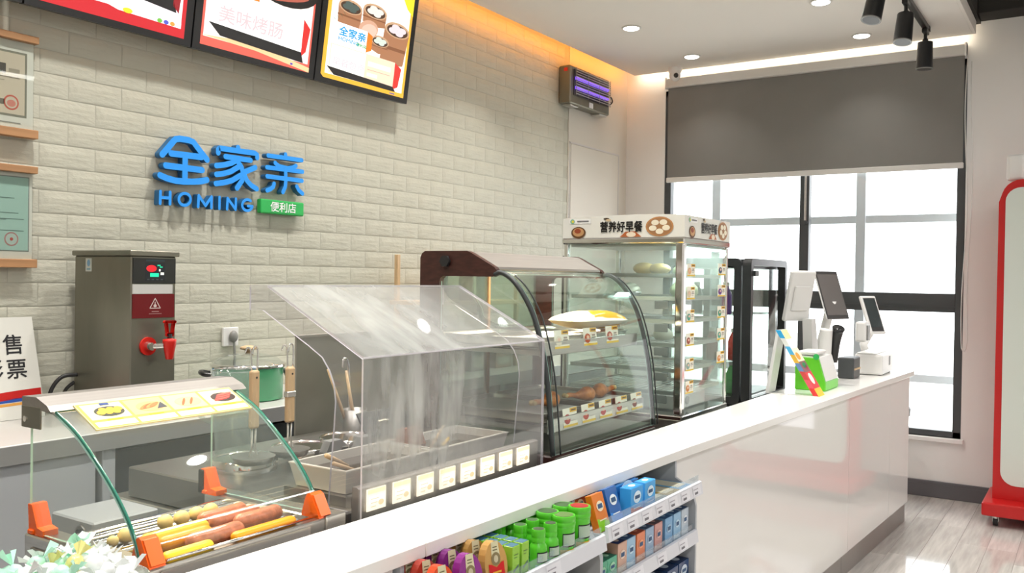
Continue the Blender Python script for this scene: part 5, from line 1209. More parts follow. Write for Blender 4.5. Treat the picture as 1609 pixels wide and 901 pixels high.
MB().prism([(bx0 + 0.0225, 1.775, 1.586), (bx0 + 0.0225, 1.760, 1.583), (bx0 + 0.0225, 1.664, 1.535), (bx0 + 0.0225, 1.660, 1.527), (bx0 + 0.0225, 1.664, 1.522), (bx0 + 0.0225, 1.775, 1.545)], (bx1 - bx0 - 0.045, 0, 0), 'steel_soft').build('top_canopy', hcse)
MB().box((bx0 + 0.023, 1.775, 1.545), (bx1 - 0.023, 1.965, 1.585), 'steel_h', 0.003).build('roof', hcse)
MB().box((bx0 + 0.1, 1.80, 1.535), (bx1 - 0.1, 1.83, 1.5445), 'strip_warm').build('lamp', hcse)
area_lamp('hot_case_lamp', ((bx0 + bx1) / 2, 1.78, 1.530), bx1 - bx0 - 0.2, 0.05, 3.0, (1, 0.86, 0.68))
MB().box((bx0 + 0.023, 1.955, 0.946), (bx0 + 0.40, 1.960, 1.54), 'rear_glass').box((bx0 + 0.39, 1.963, 0.946), (bx1 - 0.023, 1.968, 1.54), 'rear_glass').build('sliding_glass', hcse)
MB().box((bx0 + 0.385, 1.950, 0.946), (bx0 + 0.397, 1.969, 1.54), 'wood_bar').build('door_stile', hcse)
def wire_rack(x0, x1, y0, y1, z, parent, n=26):
    m = MB()
    for k in range(n):
        x = x0 + (x1 - x0) * (k + 0.5) / n; m.tube([(x, y0, z), (x, y1, z)], 0.0016, 'steel', 5)
    for y in (y0, (y0 + y1) / 2, y1): m.tube([(x0, y, z - 0.003), (x1, y, z - 0.003)], 0.0024, 'steel', 5)
    return m.build('wire_rack', parent)
def pan(x0, x1, y0, y1, z, h, name, lab, grp, rack=True, mat='steel', fill=None):
    t = thing(name, lab, 'tray', ((x0 + x1) / 2, (y0 + y1) / 2, z), grp)
    c = ((x0 + x1) / 2, (y0 + y1) / 2)
    def rr(off, zz): return [(a, b, zz) for a, b in roundrect(c[0], c[1], x1 - x0 - 2 * off, y1 - y0 - 2 * off, 0.03 - off * 0.3, 4)]
    R = [rr(0.014, z + 0.002), rr(0.006, z + h), rr(0.0, z + h + 0.002), rr(0.002, z + h + 0.005), rr(0.009, z + h + 0.003), rr(0.016, z + 0.004)]
    n = len(R[0]); vs = [p for r in R for p in r]; fs = [[i * n + k, i * n + (k + 1) % n, (i + 1) * n + (k + 1) % n, (i + 1) * n + k] for i in range(5) for k in range(n)]
    m = MB().raw(vs, fs, mat, True); m.raw(R[0], [list(range(n))], mat); m.raw(R[5], [list(range(n))], fill or mat); m.build('pan', t)
    if rack: wire_rack(x0 + 0.02, x1 - 0.02, y0 + 0.02, y1 - 0.02, z + h * 0.7, t, 22)
    return t
sz1, sz2 = 1.028, 1.275
for z, ya in ((sz1, 1.468), (sz2, 1.500)):
    m = MB().box((bx0 + 0.026, ya, z - 0.012), (bx1 - 0.026, 1.945, z - 0.004), 'steel_h', 0.002).box((bx0 + 0.026, ya - 0.006, z - 0.030), (bx1 - 0.026, ya, z + 0.016), 'steel_h', 0.002)
    m.box((bx0 + 0.026, ya, z - 0.026), (bx0 + 0.034, 1.945, z - 0.004), 'steel_h').box((bx1 - 0.034, ya, z - 0.026), (bx1 - 0.026, 1.945, z - 0.004), 'steel_h').build('shelf', hcse)
pan(bx0 + 0.036, bx0 + 0.375, 1.485, 1.93, sz1 - 0.003, 0.030, 'baking_pan', 'steel pan with wire rack on the lower shelf, left one', 'pans in the curved case', True, 'pan_dark')
pan(bx0 + 0.385, bx1 - 0.040, 1.485, 1.93, sz1 - 0.003, 0.030, 'baking_pan', 'steel pan with wire rack on the lower shelf, right one', 'pans in the curved case', True, 'pan_dark')
pan(bx0 + 0.036, bx0 + 0.375, 1.515, 1.93, sz2 - 0.003, 0.028, 'baking_pan', 'steel pan with golden crumbs on the upper shelf, left one', 'pans in the curved case', True, 'steel', 'crumb')
pan(bx0 + 0.385, bx1 - 0.040, 1.515, 1.93, sz2 - 0.003, 0.028, 'baking_pan', 'steel pan with golden crumbs on the upper shelf under the bread bag', 'pans in the curved case', True, 'steel', 'crumb')
def price_card(parent, o, r, u, w, h, blob, k=0, name='price_card'):
    m = MB(); o = Vector(o); r = Vector(r).normalized(); u = Vector(u).normalized(); n = r.cross(u)
    m.prism([o, o + r * w, o + r * w + u * h, o + u * h], -n * 0.001, C('fbf6e6')); P = Print(m, o, r, u, 0.0005)
    P.rect(0, 0, w, h * 0.12, C('e8c23a'), 1); P.rect(w * 0.5, h * 0.76, w * 0.98, h * 0.98, C('e8b41e'), 1); P.rect(w * 0.58, h * 0.83, w * 0.92, h * 0.91, C('5a3a1a'), 2)
    P.ell(w * 0.28, h * 0.42, w * 0.22, h * 0.27, C(blob), 2); P.ell(w * 0.30, h * 0.48, w * 0.10, h * 0.10, C('f0c8b0'), 3)
    P.rect(w * 0.58, h * 0.42, w * 0.9, h * 0.47, C('7a7068'), 2); P.rect(w * 0.62, h * 0.52, w * 0.86, h * 0.62, C('a89888'), 2); P.rect(w * 0.58, h * 0.30, w * 0.84, h * 0.33, C('b8aea0'), 2)
    return m.build(name, parent)
for k in range(5): price_card(hcse, (2.545 + k * 0.128, 1.4605 - 0.0005, sz1 - 0.022), (1, 0, 0), (0, 0.12, 1), 0.094, 0.062, ('a83028', 'b8402c', 'c04048', 'b03830', '8a3028')[k])
for k, x in enumerate((2.535, 2.735, 2.905)): price_card(hcse, (x, 1.4925, sz2 - 0.010), (1, 0, 0), (0, 0.12, 1), 0.098, 0.062, ('e8ddc8', 'c0603c', 'b04a38')[k])
# chicken legs
def drumstick(x, y, z, yaw, lab, s=1.0):
    M = Matrix.Translation((x, y, z)) @ Matrix.Rotation(yaw, 4, 'Z')
    t = thing('chicken_leg', lab, 'chicken leg', (x, y, z - 0.02 * s), 'roast chicken legs')
    m = MB().tube([M @ V(-0.075 * s + k * 0.0125 * s, 0.004 * math.sin(k * 0.6), 0.002 * math.sin(k)) for k in range(13)], [a * s for a in (0.006, 0.010, 0.009, 0.0085, 0.010, 0.013, 0.018, 0.023, 0.0265, 0.0275, 0.025, 0.018, 0.006)], 'chicken', 12); m.build('meat', t)
    m = MB().ball(M @ V(-0.080 * s, 0.005, 0.002), 0.009 * s, 'bread').ball(M @ V(-0.080 * s, -0.006, 0.002), 0.008 * s, 'bread'); m.build('bone', t)
dz = sz1 + 0.021 + 0.0235
drumstick(2.655, 1.60, dz, 0.05, 'roast chicken leg behind the hood edge, leftmost of three', 1.1)
drumstick(2.88, 1.585, dz, -0.25, 'roast chicken leg in the middle of the lower shelf')
drumstick(3.06, 1.58, dz, PI + 0.05, 'roast chicken leg at the right of the lower shelf', 1.05)
# bag of bread on the upper shelf
bgx, bgy, bgz = 3.00, 1.62, sz2 + 0.033
bb = thing('bread_bag', 'white and yellow plastic bread bag lying on the upper shelf', 'bag', (bgx, bgy, bgz), None)
def pillow(cx, cy, cz, lx, ly, h, m, mat, yaw=0.0, nx=14, ny=10, seed=1):
    rnd = random.Random(seed); top = []; bot = []
    R = Matrix.Rotation(yaw, 4, 'Z')
    for j in range(ny + 1):
        for i in range(nx + 1):
            u = i / nx * 2 - 1; v = j / ny * 2 - 1; e = max(0, (1 - abs(u) ** 2.4) * (1 - abs(v) ** 2.4)) ** 0.55
            p = R @ V(u * lx / 2, v * ly / 2, 0); j_ = rnd.uniform(-0.06, 0.06) * e
            top.append((cx + p.x, cy + p.y, cz + h * 0.5 + h * 0.5 * e * (1 + j_) * 1.0)); bot.append((cx + p.x, cy + p.y, cz + h * 0.5 - h * 0.5 * e))
    def q(a, b): return [[j * (nx + 1) + i, j * (nx + 1) + i + 1, (j + 1) * (nx + 1) + i + 1, (j + 1) * (nx + 1) + i] for j in range(ny) for i in range(nx)]
    m.raw(top, q(0, 0), mat, True); m.raw(bot, q(0, 0), mat, True); return m
m = pillow(bgx, bgy, bgz, 0.30, 0.17, 0.070, MB(), G('f4efe0'), -0.25)
Mb = Matrix.Translation((bgx, bgy, bgz + 0.035)) @ Matrix.Rotation(-0.25, 4, 'Z')
for sg_ in (-1, 1): m.box((sg_ * 0.148 - 0.012, -0.055, -0.0012), (sg_ * 0.148 + 0.012, 0.055, 0.0012), G('f4efe0'), 0, 1, Mb)
m.build('bag', bb)
m = MB(); pillow(bgx + 0.022, bgy - 0.030, bgz + 0.002, 0.225, 0.115, 0.0695, m, G('f2b518'), -0.25).build('yellow_window', bb)
m = MB()
for k in range(3): m.box((bgx - 0.05 + 0.02 * k, bgy + 0.02 - 0.0 * k, bgz + 0.0705), (bgx + 0.03 + 0.02 * k, bgy + 0.024, bgz + 0.0715), C('d8a83a'))
m.build('print_lines', bb)

# ================================================================ STEAMED BUN CABINET
cx0, cx1, cy0, cy1, cz0, cz1 = 3.40, 3.925, 1.405, 1.965, ZW, 1.665
bc2 = thing('bun_cabinet', 'tall chrome and glass steamed bun cabinet with printed white header', 'display cabinet', (3.66, 1.68, ZW))
MB().box((cx0, cy0, cz0), (cx1, cy1, 0.935), 'steel_h', 0.004).build('base', bc2)
MB().box((cx0 - 0.004, cy0 - 0.004, 0.925), (cx1 + 0.004, cy1 + 0.004, 0.945), 'chrome', 0.004).build('sill', bc2)
for nm, (a, b), w in (('corner_post', (cx0, cy0), 0.036), ('corner_post', (cx1 - 0.016, cy0), 0.016), ('corner_post', (cx0, cy1 - 0.022), 0.022), ('corner_post', (cx1 - 0.022, cy1 - 0.022), 0.022)):
    MB().box((a, b, 0.945), (a + w, b + w, cz1 - 0.014), 'chrome', 0.006, 2).build(nm, bc2)
MB().box((cx0 - 0.006, cy0 - 0.006, cz1 - 0.016), (cx1 + 0.006, cy1 + 0.006, cz1 + 0.010), 'chrome', 0.006, 2).build('top_frame', bc2)
MB().box((cx0 + 0.03, cy0 + 0.012, cz1 - 0.026), (cx1 - 0.02, cy1 - 0.02, cz1 - 0.017), 'steel').build('ceiling_plate', bc2)
MB().box((cx0 + 0.03, cy0 + 0.02, cz1 - 0.036), (cx1 - 0.03, cy0 + 0.045, cz1 - 0.0265), 'strip_cool').build('lamp', bc2)
area_lamp('bun_cabinet_lamp', ((cx0 + cx1) / 2, cy0 + 0.06, cz1 - 0.040), 0.40, 0.03, 2.0, (0.85, 1.0, 0.95))
MB().box((cx0 + 0.004, cy0 + 0.036, 0.946), (cx0 + 0.008, cy1 - 0.022, cz1 - 0.016), 'steamy_glass').build('side_glass', bc2)
MB().box((cx0 + 0.036, cy0 + 0.004, 0.946), (cx1 - 0.016, cy0 + 0.008, cz1 - 0.016), 'steamy_glass').build('front_glass', bc2)
MB().box((cx1 - 0.008, cy0 + 0.02, 0.946), (cx1 - 0.004, cy1 - 0.022, cz1 - 0.016), 'steamy_glass').build('side_glass', bc2)
MB().box((cx0 + 0.022, cy1 - 0.010, 0.946), (cx1 - 0.022, cy1 - 0.006, cz1 - 0.016), 'clear_glass').build('rear_door_glass', bc2)
MB().box((cx0 + 0.02, cy1 - 0.004, 1.00), (cx0 + 0.05, cy1 + 0.022, 1.60), 'black_plastic', 0.004).build('rear_hinge', bc2)
SZ = (1.520, 1.425, 1.330, 1.232, 1.128, 1.035)
for z in SZ:
    m = MB().box((cx0 + 0.038, cy0 + 0.030, z - 0.010), (cx1 - 0.020, cy0 + 0.036, z + 0.006), 'steel').box((cx0 + 0.038, cy1 - 0.036, z - 0.010), (cx1 - 0.020, cy1 - 0.03, z + 0.006), 'steel')
    m.box((cx0 + 0.020, cy0 + 0.040, z - 0.010), (cx0 + 0.026, cy1 - 0.03, z + 0.006), 'steel').box((cx1 - 0.026, cy0 + 0.03, z - 0.010), (cx1 - 0.020, cy1 - 0.03, z + 0.006), 'steel')
    for k in range(16):
        y = cy0 + 0.05 + k * 0.031; m.tube([(cx0 + 0.024, y, z - 0.002), (cx1 - 0.024, y, z - 0.002)], 0.0022, 'steel', 5)
    m.build('rack', bc2)
for i, z in enumerate(SZ): price_card(bc2, (cx0 + 0.045, cy0 + 0.0015, z - 0.004), (1, 0, 0), (0, 0, 1), 0.085, 0.052, ('e8b888', 'e0d0b0', '4a9a88', 'a04838', '8aa8a0', 'c87a3a')[i])
for i, z in enumerate(SZ[:5]): price_card(bc2, (cx1 - 0.125, cy0 + 0.0015, z + 0.004), (1, 0, 0), (0, 0, 1), 0.095, 0.052, ('34506a', '6a2f8a', '3f9a78', '5aa890', 'd88a3a')[i])
for z in SZ[1:]: MB().box((cx0 + 0.012, cy0 + 0.07, z - 0.046), (cx0 + 0.018, cy0 + 0.13, z - 0.012), 'grey_plastic', 0.002).build('card_holder', bc2)
# header box
HZ0, HZ1 = cz1 + 0.010, 1.772
hb = MB(); n = 8
prof = [(cy1 + 0.004, HZ0), (cy0 - 0.004, HZ0), (cy0 - 0.004, HZ1 - 0.006)] + [(cy0 - 0.004 + (cy1 - cy0 + 0.008) * k / n, HZ1 - 0.006 + 0.006 * math.sin(PI * min(1, k / n * 1.3))) for k in range(1, n)] + [(cy1 + 0.004, HZ1 - 0.010)]
hb.prism([(cx0 - 0.004, y, z) for y, z in prof], (cx1 - cx0 + 0.008, 0, 0), C('e9e8df')).build('header_box', bc2)
def header(o, r, W, Hh, sx):
    m = MB(); P = Print(m, o, r, (0, 0, 1), 0.0007)
    P.rect(0.03 * sx, Hh * 0.72, 0.135 * sx, Hh * 0.95, C('f6f6f2'), 1); P.ell(0.045 * sx, Hh * 0.83, 0.011 * sx, Hh * 0.12, C('7ab8a0'), 2); P.ell(0.047 * sx, Hh * 0.83, 0.006 * sx, Hh * 0.07, C('e8d84a'), 3)
    P.rect(0.068 * sx, Hh * 0.80, 0.125 * sx, Hh * 0.87, C('7a7a7a'), 2)
    P.ell(0.075 * sx, Hh * 0.26, 0.036 * sx, Hh * 0.30, C('6a4a30'), 2); P.ell(0.075 * sx, Hh * 0.28, 0.028 * sx, Hh * 0.22, C('c89a6a'), 3); P.ell(0.072 * sx, Hh * 0.34, 0.016 * sx, Hh * 0.12, C('9a4a30'), 4)
    P.text('营养好早餐', 0.180 * sx, Hh * 0.31, 0.048, C('1c1a18'), 3, 0.03, 0.83 * sx)
    P.poly([(0.275 * sx, 0.001), (0.375 * sx, 0.001), (0.345 * sx, Hh * 0.29), (0.30 * sx, Hh * 0.27)], C('b8683c'), 2); P.ell(0.327 * sx, Hh * 0.13, 0.022 * sx, Hh * 0.125, C('f0e0c8'), 2.5)
    P.ell(0.455 * sx, Hh * 0.50, 0.062 * sx, Hh * 0.48, C('c08a5a'), 2, 24); P.ell(0.455 * sx, Hh * 0.50, 0.055 * sx, Hh * 0.42, C('a87c54'), 3, 24)
    for k in range(5): P.ell((0.455 + 0.031 * math.sin(k * 2 * PI / 5 + 0.6)) * sx, Hh * (0.5 + 0.24 * math.cos(k * 2 * PI / 5 + 0.6)), 0.0172 * sx, Hh * 0.135, C('f4ead2'), 4 + 0.1 * k)
    P.ell(0.21 * sx, Hh * 0.93, 0.014 * sx, Hh * 0.05, C('4a3a2a'), 2); P.ell(0.22 * sx, Hh * 0.86, 0.012 * sx, Hh * 0.06, C('d8c09a'), 3)
    m.build('header_print', bc2)
header((cx0 - 0.0048, cy1, HZ0 + 0.002), (0, -1, 0), cy1 - cy0, 0.085, 1.0)
header((cx0 + 0.004, cy0 - 0.0048, HZ0 + 0.002), (1, 0, 0), cx1 - cx0, 0.085, 0.94)
# buns and dishes inside
def dish(x, y, z, r, lab): solo(MB().lathe((x, y, z), [(r * 0.7, 0), (r * 0.95, 0.012), (r, 0.022), (r * 0.96, 0.022), (r * 0.6, 0.004)], 'silver_grid', 20), 'steamer_dish', lab, 'dish', (x, y, z), 'dishes in the bun cabinet')
t = thing('bread_roll', 'golden bread roll on the top rack of the bun cabinet', 'bread', (cx0 + 0.09, 1.58, SZ[0]))
m = MB().ball((cx0 + 0.09, 1.62, SZ[0] + 0.027), (0.035, 0.05, 0.026), 'bread').ball((cx0 + 0.09, 1.55, SZ[0] + 0.026), (0.034, 0.05, 0.024), 'bread'); m.build('roll', t)
dish(cx0 + 0.10, 1.70, SZ[1], 0.06, 'round steel dish on the second rack of the bun cabinet'); dish(cx0 + 0.10, 1.60, SZ[2], 0.06, 'round steel dish on the third rack of the bun cabinet')
def bun(x, y, z, r, mat, lab): solo(MB().lathe((x, y, z), [(r * 0.75, 0), (r, r * 0.3), (r * 0.95, r * 0.7), (r * 0.55, r * 1.1), (0.001, r * 1.22)], mat, 20), 'steamed_bun', lab, 'bun', (x, y, z), 'steamed buns')
bun(3.64, 1.50, SZ[1] + 0.001, 0.062, 'bun_green', 'large pale green steamed bun on the second rack')
bun(3.66, 1.52, SZ[0] + 0.001, 0.040, 'bun_green', 'small pale bun on the top rack behind the cards')
bun(3.62, 1.75, SZ[1] + 0.001, 0.05, 'bun_white', 'white steamed bun at the back of the second rack')
bun(3.70, 1.62, SZ[3] + 0.001, 0.045, 'bun_white', 'white steamed bun on the fourth rack of the bun cabinet')
bt = thing('water_tray', 'pale plastic box on the floor of the bun cabinet', 'box', (3.67, 1.60, 0.946))
MB().box((3.53, 1.48, 0.946), (3.86, 1.80, 1.010), 'white_plastic', 0.006).build('box', bt)
MB().cyl((3.64, 1.479, 0.98), (3.64, 1.474, 0.98), 0.018, 'grey_plastic').build('dial', bt)

# ================================================================ BLACK DRINK WARMER
kx0, kx1, ky0, ky1, kz0, kz1 = 4.40, 5.02, 1.455, 1.93, ZW, 1.615
kw = thing('drink_warmer', 'black framed glass drink warmer with rounded corners behind the bun cabinet', 'display cabinet', (4.7, 1.7, ZW))
def rframe(plane, o, w, h, th, dep, r, inn):
    """rounded rectangular ring; plane 'x' -> faces -X, 'y' -> faces -Y"""
    out = roundrect(w / 2, h / 2, w, h, r, 6); inr = roundrect(w / 2, h / 2, w - 2 * th, h - 2 * th, inn, 6); n = len(out); vs = []
    def mk(a, b, d): return (o[0] + d, o[1] + a, o[2] + b) if plane == 'x' else (o[0] + a, o[1] + d, o[2] + b)
    for d in (0, dep):
        vs += [mk(a, b, d) for a, b in out] + [mk(a, b, d) for a, b in inr]
    fs = []
    for k in range(n):
        k2 = (k + 1) % n
        fs += [[k, k2, n + k2, n + k], [2 * n + k, 2 * n + k2, 3 * n + k2, 3 * n + k], [k, k2, 2 * n + k2, 2 * n + k], [n + k, n + k2, 3 * n + k2, 3 * n + k]]
    return MB().raw(vs, fs, 'black_plastic')
rframe('y', (kx0, ky0, kz0 + 0.01), kx1 - kx0, kz1 - kz0 - 0.01, 0.036, 0.045, 0.035, 0.012).build('front_frame', kw)
rframe('x', (kx0, ky0 + 0.052, kz0 + 0.01), ky1 - ky0 - 0.052, kz1 - kz0 - 0.01, 0.038, 0.035, 0.03, 0.012).build('side_frame', kw)
rframe('x', (kx1 - 0.04, ky0 + 0.052, kz0 + 0.01), ky1 - ky0 - 0.052, kz1 - kz0 - 0.01, 0.038, 0.035, 0.03, 0.012).build('side_frame', kw)
MB().box((kx0 + 0.05, ky0 + 0.02, kz0 + 0.05), (kx1 - 0.05, ky0 + 0.024, kz1 - 0.05), 'clear_glass').build('front_glass', kw)
MB().box((kx0 + 0.016, ky0 + 0.09, kz0 + 0.05), (kx0 + 0.020, ky1 - 0.04, kz1 - 0.05), 'clear_glass').build('side_glass', kw)
MB().box((kx0 + 0.042, ky0 + 0.052, kz0 + 0.002), (kx1 - 0.042, ky1, kz0 + 0.05), 'black_plastic').build('floor', kw)
MB().box((kx0 + 0.042, ky0 + 0.052, kz1 - 0.05), (kx1 - 0.042, ky1, kz1 - 0.004), 'black_plastic').build('roof', kw)
MB().box((kx1 - 0.024, ky0 + 0.09, kz0 + 0.05), (kx1 - 0.020, ky1 - 0.04, kz1 - 0.05), 'clear_glass').build('side_glass', kw)
MB().box((kx0 + 0.045, ky1 - 0.02, kz0 + 0.05), (kx1 - 0.045, ky1 - 0.016, kz1 - 0.05), 'clear_glass').build('rear_glass', kw)
MB().box((kx0 + 0.03, ky0 - 0.012, kz1 - 0.09), (kx0 + 0.085, ky0 - 0.001, kz1 - 0.062), 'black_plastic', 0.002).build('latch', kw)
for z in (1.08, 1.32): MB().box((kx0 + 0.045, ky0 + 0.06, z), (kx1 - 0.05, ky1 - 0.03, z + 0.006), 'clear_plastic').build('shelf', kw)
dr = [(4.50, 1.62, 1.326, '5a2f80', 'purple drink bottle on the upper shelf of the drink warmer'), (4.50, 1.78, 1.326, '31363a', 'black drink bottle on the upper shelf of the drink warmer'), (4.52, 1.58, 1.086, 'b84038', 'red labelled bottle on the middle shelf of the drink warmer'), (4.52, 1.70, 1.086, '8a3a38', 'maroon bottle on the middle shelf of the drink warmer'),
      (4.70, 1.58, 1.086, 'e0ddd4', 'white carton bottle on the middle shelf of the drink warmer'), (4.66, 1.60, kz0 + 0.05, '4fae50', 'green bottle on the bottom of the drink warmer'), (4.55, 1.60, kz0 + 0.05, '6fb470', 'pale green bottle on the bottom of the drink warmer'), (4.72, 1.60, 1.326, 'e8e6e0', 'white bottle on the upper shelf of the drink warmer')]
for x, y, z, c, lab in dr:
    t = thing('drink_bottle', lab, 'bottle', (x, y, z), 'bottles in the drink warmer')
    MB().lathe((x, y, z), [(0.028, 0), (0.031, 0.005), (0.031, 0.10), (0.022, 0.125), (0.014, 0.14), (0.014, 0.148)], G(c), 16).build('body', t)
    MB().cyl((x, y, z + 0.146), (x, y, z + 0.166), 0.016, G('e4e0d8'), seg=14).build('cap', t)

# ================================================================ CASH DESK END
def slab_rot(center, yaw, tilt, w, h, th, bev=0.004):
    a = math.radians(yaw); n = V(-math.cos(a), -math.sin(a), 0); r = V(math.sin(a), -math.cos(a), 0); t = math.radians(tilt)
    up = V(0, 0, 1) * math.cos(t) - n * math.sin(t); f = r.cross(up)
    M = Matrix(((r.x, -f.x, up.x, center[0]), (r.y, -f.y, up.y, center[1]), (r.z, -f.z, up.z, center[2]), (0, 0, 0, 1)))
    return M, r, up, f
# till: customer display in front, the cashier's screen behind it, on one stand
M, r, up, f = slab_rot((5.166, 1.244, 1.429), 68.9, 18.7, 0.202, 0.282, 0.012)
cdp = thing('till', 'white till with a dark customer display tilted towards the shop, beside the drink warmer', 'till', (5.16, 1.30, ZT))
MB().box((-0.101, 0.002, -0.141), (0.101, 0.014, 0.141), 'white_plastic', 0.006, 2, M).build('display_housing', cdp)
MB().box((-0.100, 0.0, -0.140), (0.100, 0.003, 0.140), 'bezel_dark', 0.001, 1, M).box((-0.092, -0.0008, -0.118), (0.092, 0.0, 0.122), 'screen_off', 0, 1, M).build('customer_screen', cdp)
MB().tube([M @ V(0, 0.014, -0.03), M @ V(0, 0.05, -0.09), V(5.17, 1.30, 1.16), V(5.15, 1.30, ZT + 0.02)], 0.026, 'white_plastic', 12).build('display_neck', cdp)
MB().box((4.93, 1.25, ZT + 0.001), (5.28, 1.345, ZT + 0.024), 'white_plastic', 0.008).build('foot', cdp)
M, r, up, f = slab_rot((4.90, 1.345, 1.42), 62, -12, 0.22, 0.26, 0.03)
MB().box((-0.09, 0.0, -0.14), (0.09, 0.026, 0.14), 'white_plastic', 0.010, 2, M).box((-0.06, -0.012, -0.08), (0.06, 0.0, 0.06), 'white_plastic', 0.006, 1, M).build('cashier_housing', cdp)
MB().box((-0.08, 0.0262, -0.13), (0.08, 0.028, 0.13), 'screen_off', 0, 1, M).build('cashier_screen', cdp)
MB().prism([(4.95, 1.285, ZT + 0.020), (4.90, 1.285, 1.30), (4.98, 1.285, 1.30), (5.10, 1.285, ZT + 0.020)], (0, 0.05, 0), 'white_plastic').build('stand', cdp)
# handheld scanner in its stand
hs = thing('barcode_scanner', 'grey and black barcode scanner standing behind the green box', 'scanner', (4.94, 1.20, ZT))
MB().lathe((4.94, 1.195, ZT), [(0.045, 0), (0.042, 0.012), (0.012, 0.02), (0.010, 0.12)], 'grey_plastic', 18).build('stand', hs)
MB().tube(smooth_path([(4.955, 1.18, 1.07), (4.945, 1.17, 1.17), (4.925, 1.155, 1.235), (4.915, 1.148, 1.255)], 5), [0.020 + 0.0009 * k for k in range(16)], 'black_plastic', 12).build('handle', hs)
MB().tube(smooth_path([(4.90, 1.215, 1.07), (4.895, 1.21, 1.18), (4.89, 1.205, 1.25)], 5), 0.034, 'white_plastic', 12).build('shell', hs)
# face payment terminal
M, r, up, f = slab_rot((5.838, 1.156, 1.304), 60, 21.5, 0.129, 0.247, 0.012)
ft = thing('payment_terminal', 'white face payment terminal with a phone sized dark screen, nearest the window', 'terminal', (5.80, 1.17, ZT + 0.13))
MB().box((-0.066, 0.002, -0.125), (0.066, 0.022, 0.125), 'white_plastic', 0.010, 3, M).build('housing', ft)
MB().box((-0.050, -0.0006, -0.108), (0.050, 0.0022, 0.108), 'black_plastic', 0.001, 1, M).box((-0.046, -0.0012, -0.082), (0.046, -0.0004, 0.10), 'screen_blue', 0, 1, M).build('screen', ft)
MB().tube([M @ V(0, 0.02, -0.02), M @ V(0, 0.055, -0.09), V(5.78, 1.20, 1.12), V(5.78, 1.19, 1.085)], 0.024, 'white_plastic', 12).build('neck', ft)
m = MB().box((5.50, 1.13, 1.15), (5.60, 1.19, 1.27), 'white_plastic', 0.012, 2).box((5.515, 1.122, 1.16), (5.575, 1.131, 1.25), 'grey_plastic', 0.003)
m.build('side_reader', ft)
pr = thing('receipt_printer', 'white square receipt printer under the payment terminal at the counter end', 'printer', (5.77, 1.13, ZT))
MB().box((5.60, 1.055, ZT + 0.004), (5.93, 1.21, ZT + 0.125), 'white_plastic', 0.010, 2).build('body', pr)
MB().box((5.60, 1.09, ZT + 0.125), (5.90, 1.20, ZT + 0.132), 'white_plastic', 0.004).build('lid', pr)
MB().box((5.80, 1.0535, ZT + 0.05), (5.84, 1.0555, ZT + 0.105), 'grey_plastic', 0.001).build('slot', pr)
for x in (5.63, 5.90):
    for y in (1.075, 1.19): MB().cyl((x, y, ZT), (x, y, ZT + 0.005), 0.01, 'black_plastic', seg=10).build('foot', pr)
solo(MB().box((5.30, 1.15, ZT), (5.46, 1.24, ZT + 0.12), 'frame_grey', 0.006).box((5.31, 1.145, ZT + 0.05), (5.45, 1.15, ZT + 0.06), 'wood_pale'), 'card_reader', 'dark grey card box between the label printer and the receipt printer', 'box', (5.38, 1.2, ZT))
# green and white label printer
gb = thing('label_printer', 'green and white label printer on the counter top before the till', 'printer', (4.72, 1.20, ZT))
lx0, lx1, ly0, ly1 = 4.60, 4.87, 1.135, 1.285
MB().box((lx0 + 0.002, ly0 - 0.001, ZT), (lx1, ly1, ZT + 0.048), 'green_lime', 0.004).build('base', gb)
MB().prism([(lx0, ly0 + 0.002, ZT + 0.0485), (lx0, ly1, ZT + 0.0485), (lx0, ly1, ZT + 0.168), (lx0, ly0 + 0.035, ZT + 0.162)], (0.018, 0, 0), 'green_lime').box((lx0, ly0 + 0.002, ZT + 0.004), (lx0 + 0.004, ly1, ZT + 0.05), 'green_lime').build('side_cover', gb)
MB().prism([(lx0 + 0.019, ly0, ZT + 0.0485), (lx0 + 0.019, ly1, ZT + 0.0485), (lx0 + 0.019, ly1, ZT + 0.175), (lx0 + 0.019, ly0 + 0.035, ZT + 0.168)], (lx1 - lx0 - 0.019, 0, 0), 'white_plastic').build('cover', gb)
MB().box((lx0 + 0.03, ly0 + 0.05, ZT + 0.176), (lx0 + 0.22, ly1, ZT + 0.196), 'white_plastic', 0.006).build('lid', gb)
MB().cyl((lx0 + 0.0, ly0 + 0.045, ZT + 0.172), (lx0 - 0.004, ly0 + 0.045, ZT + 0.172), 0.015, 'sign_green').build('release_button', gb)
MB().box((lx0 + 0.06, ly0 + 0.010, ZT + 0.075), (lx0 + 0.25, ly0 + 0.020, ZT + 0.082), 'grey_plastic').build('paper_slot', gb)
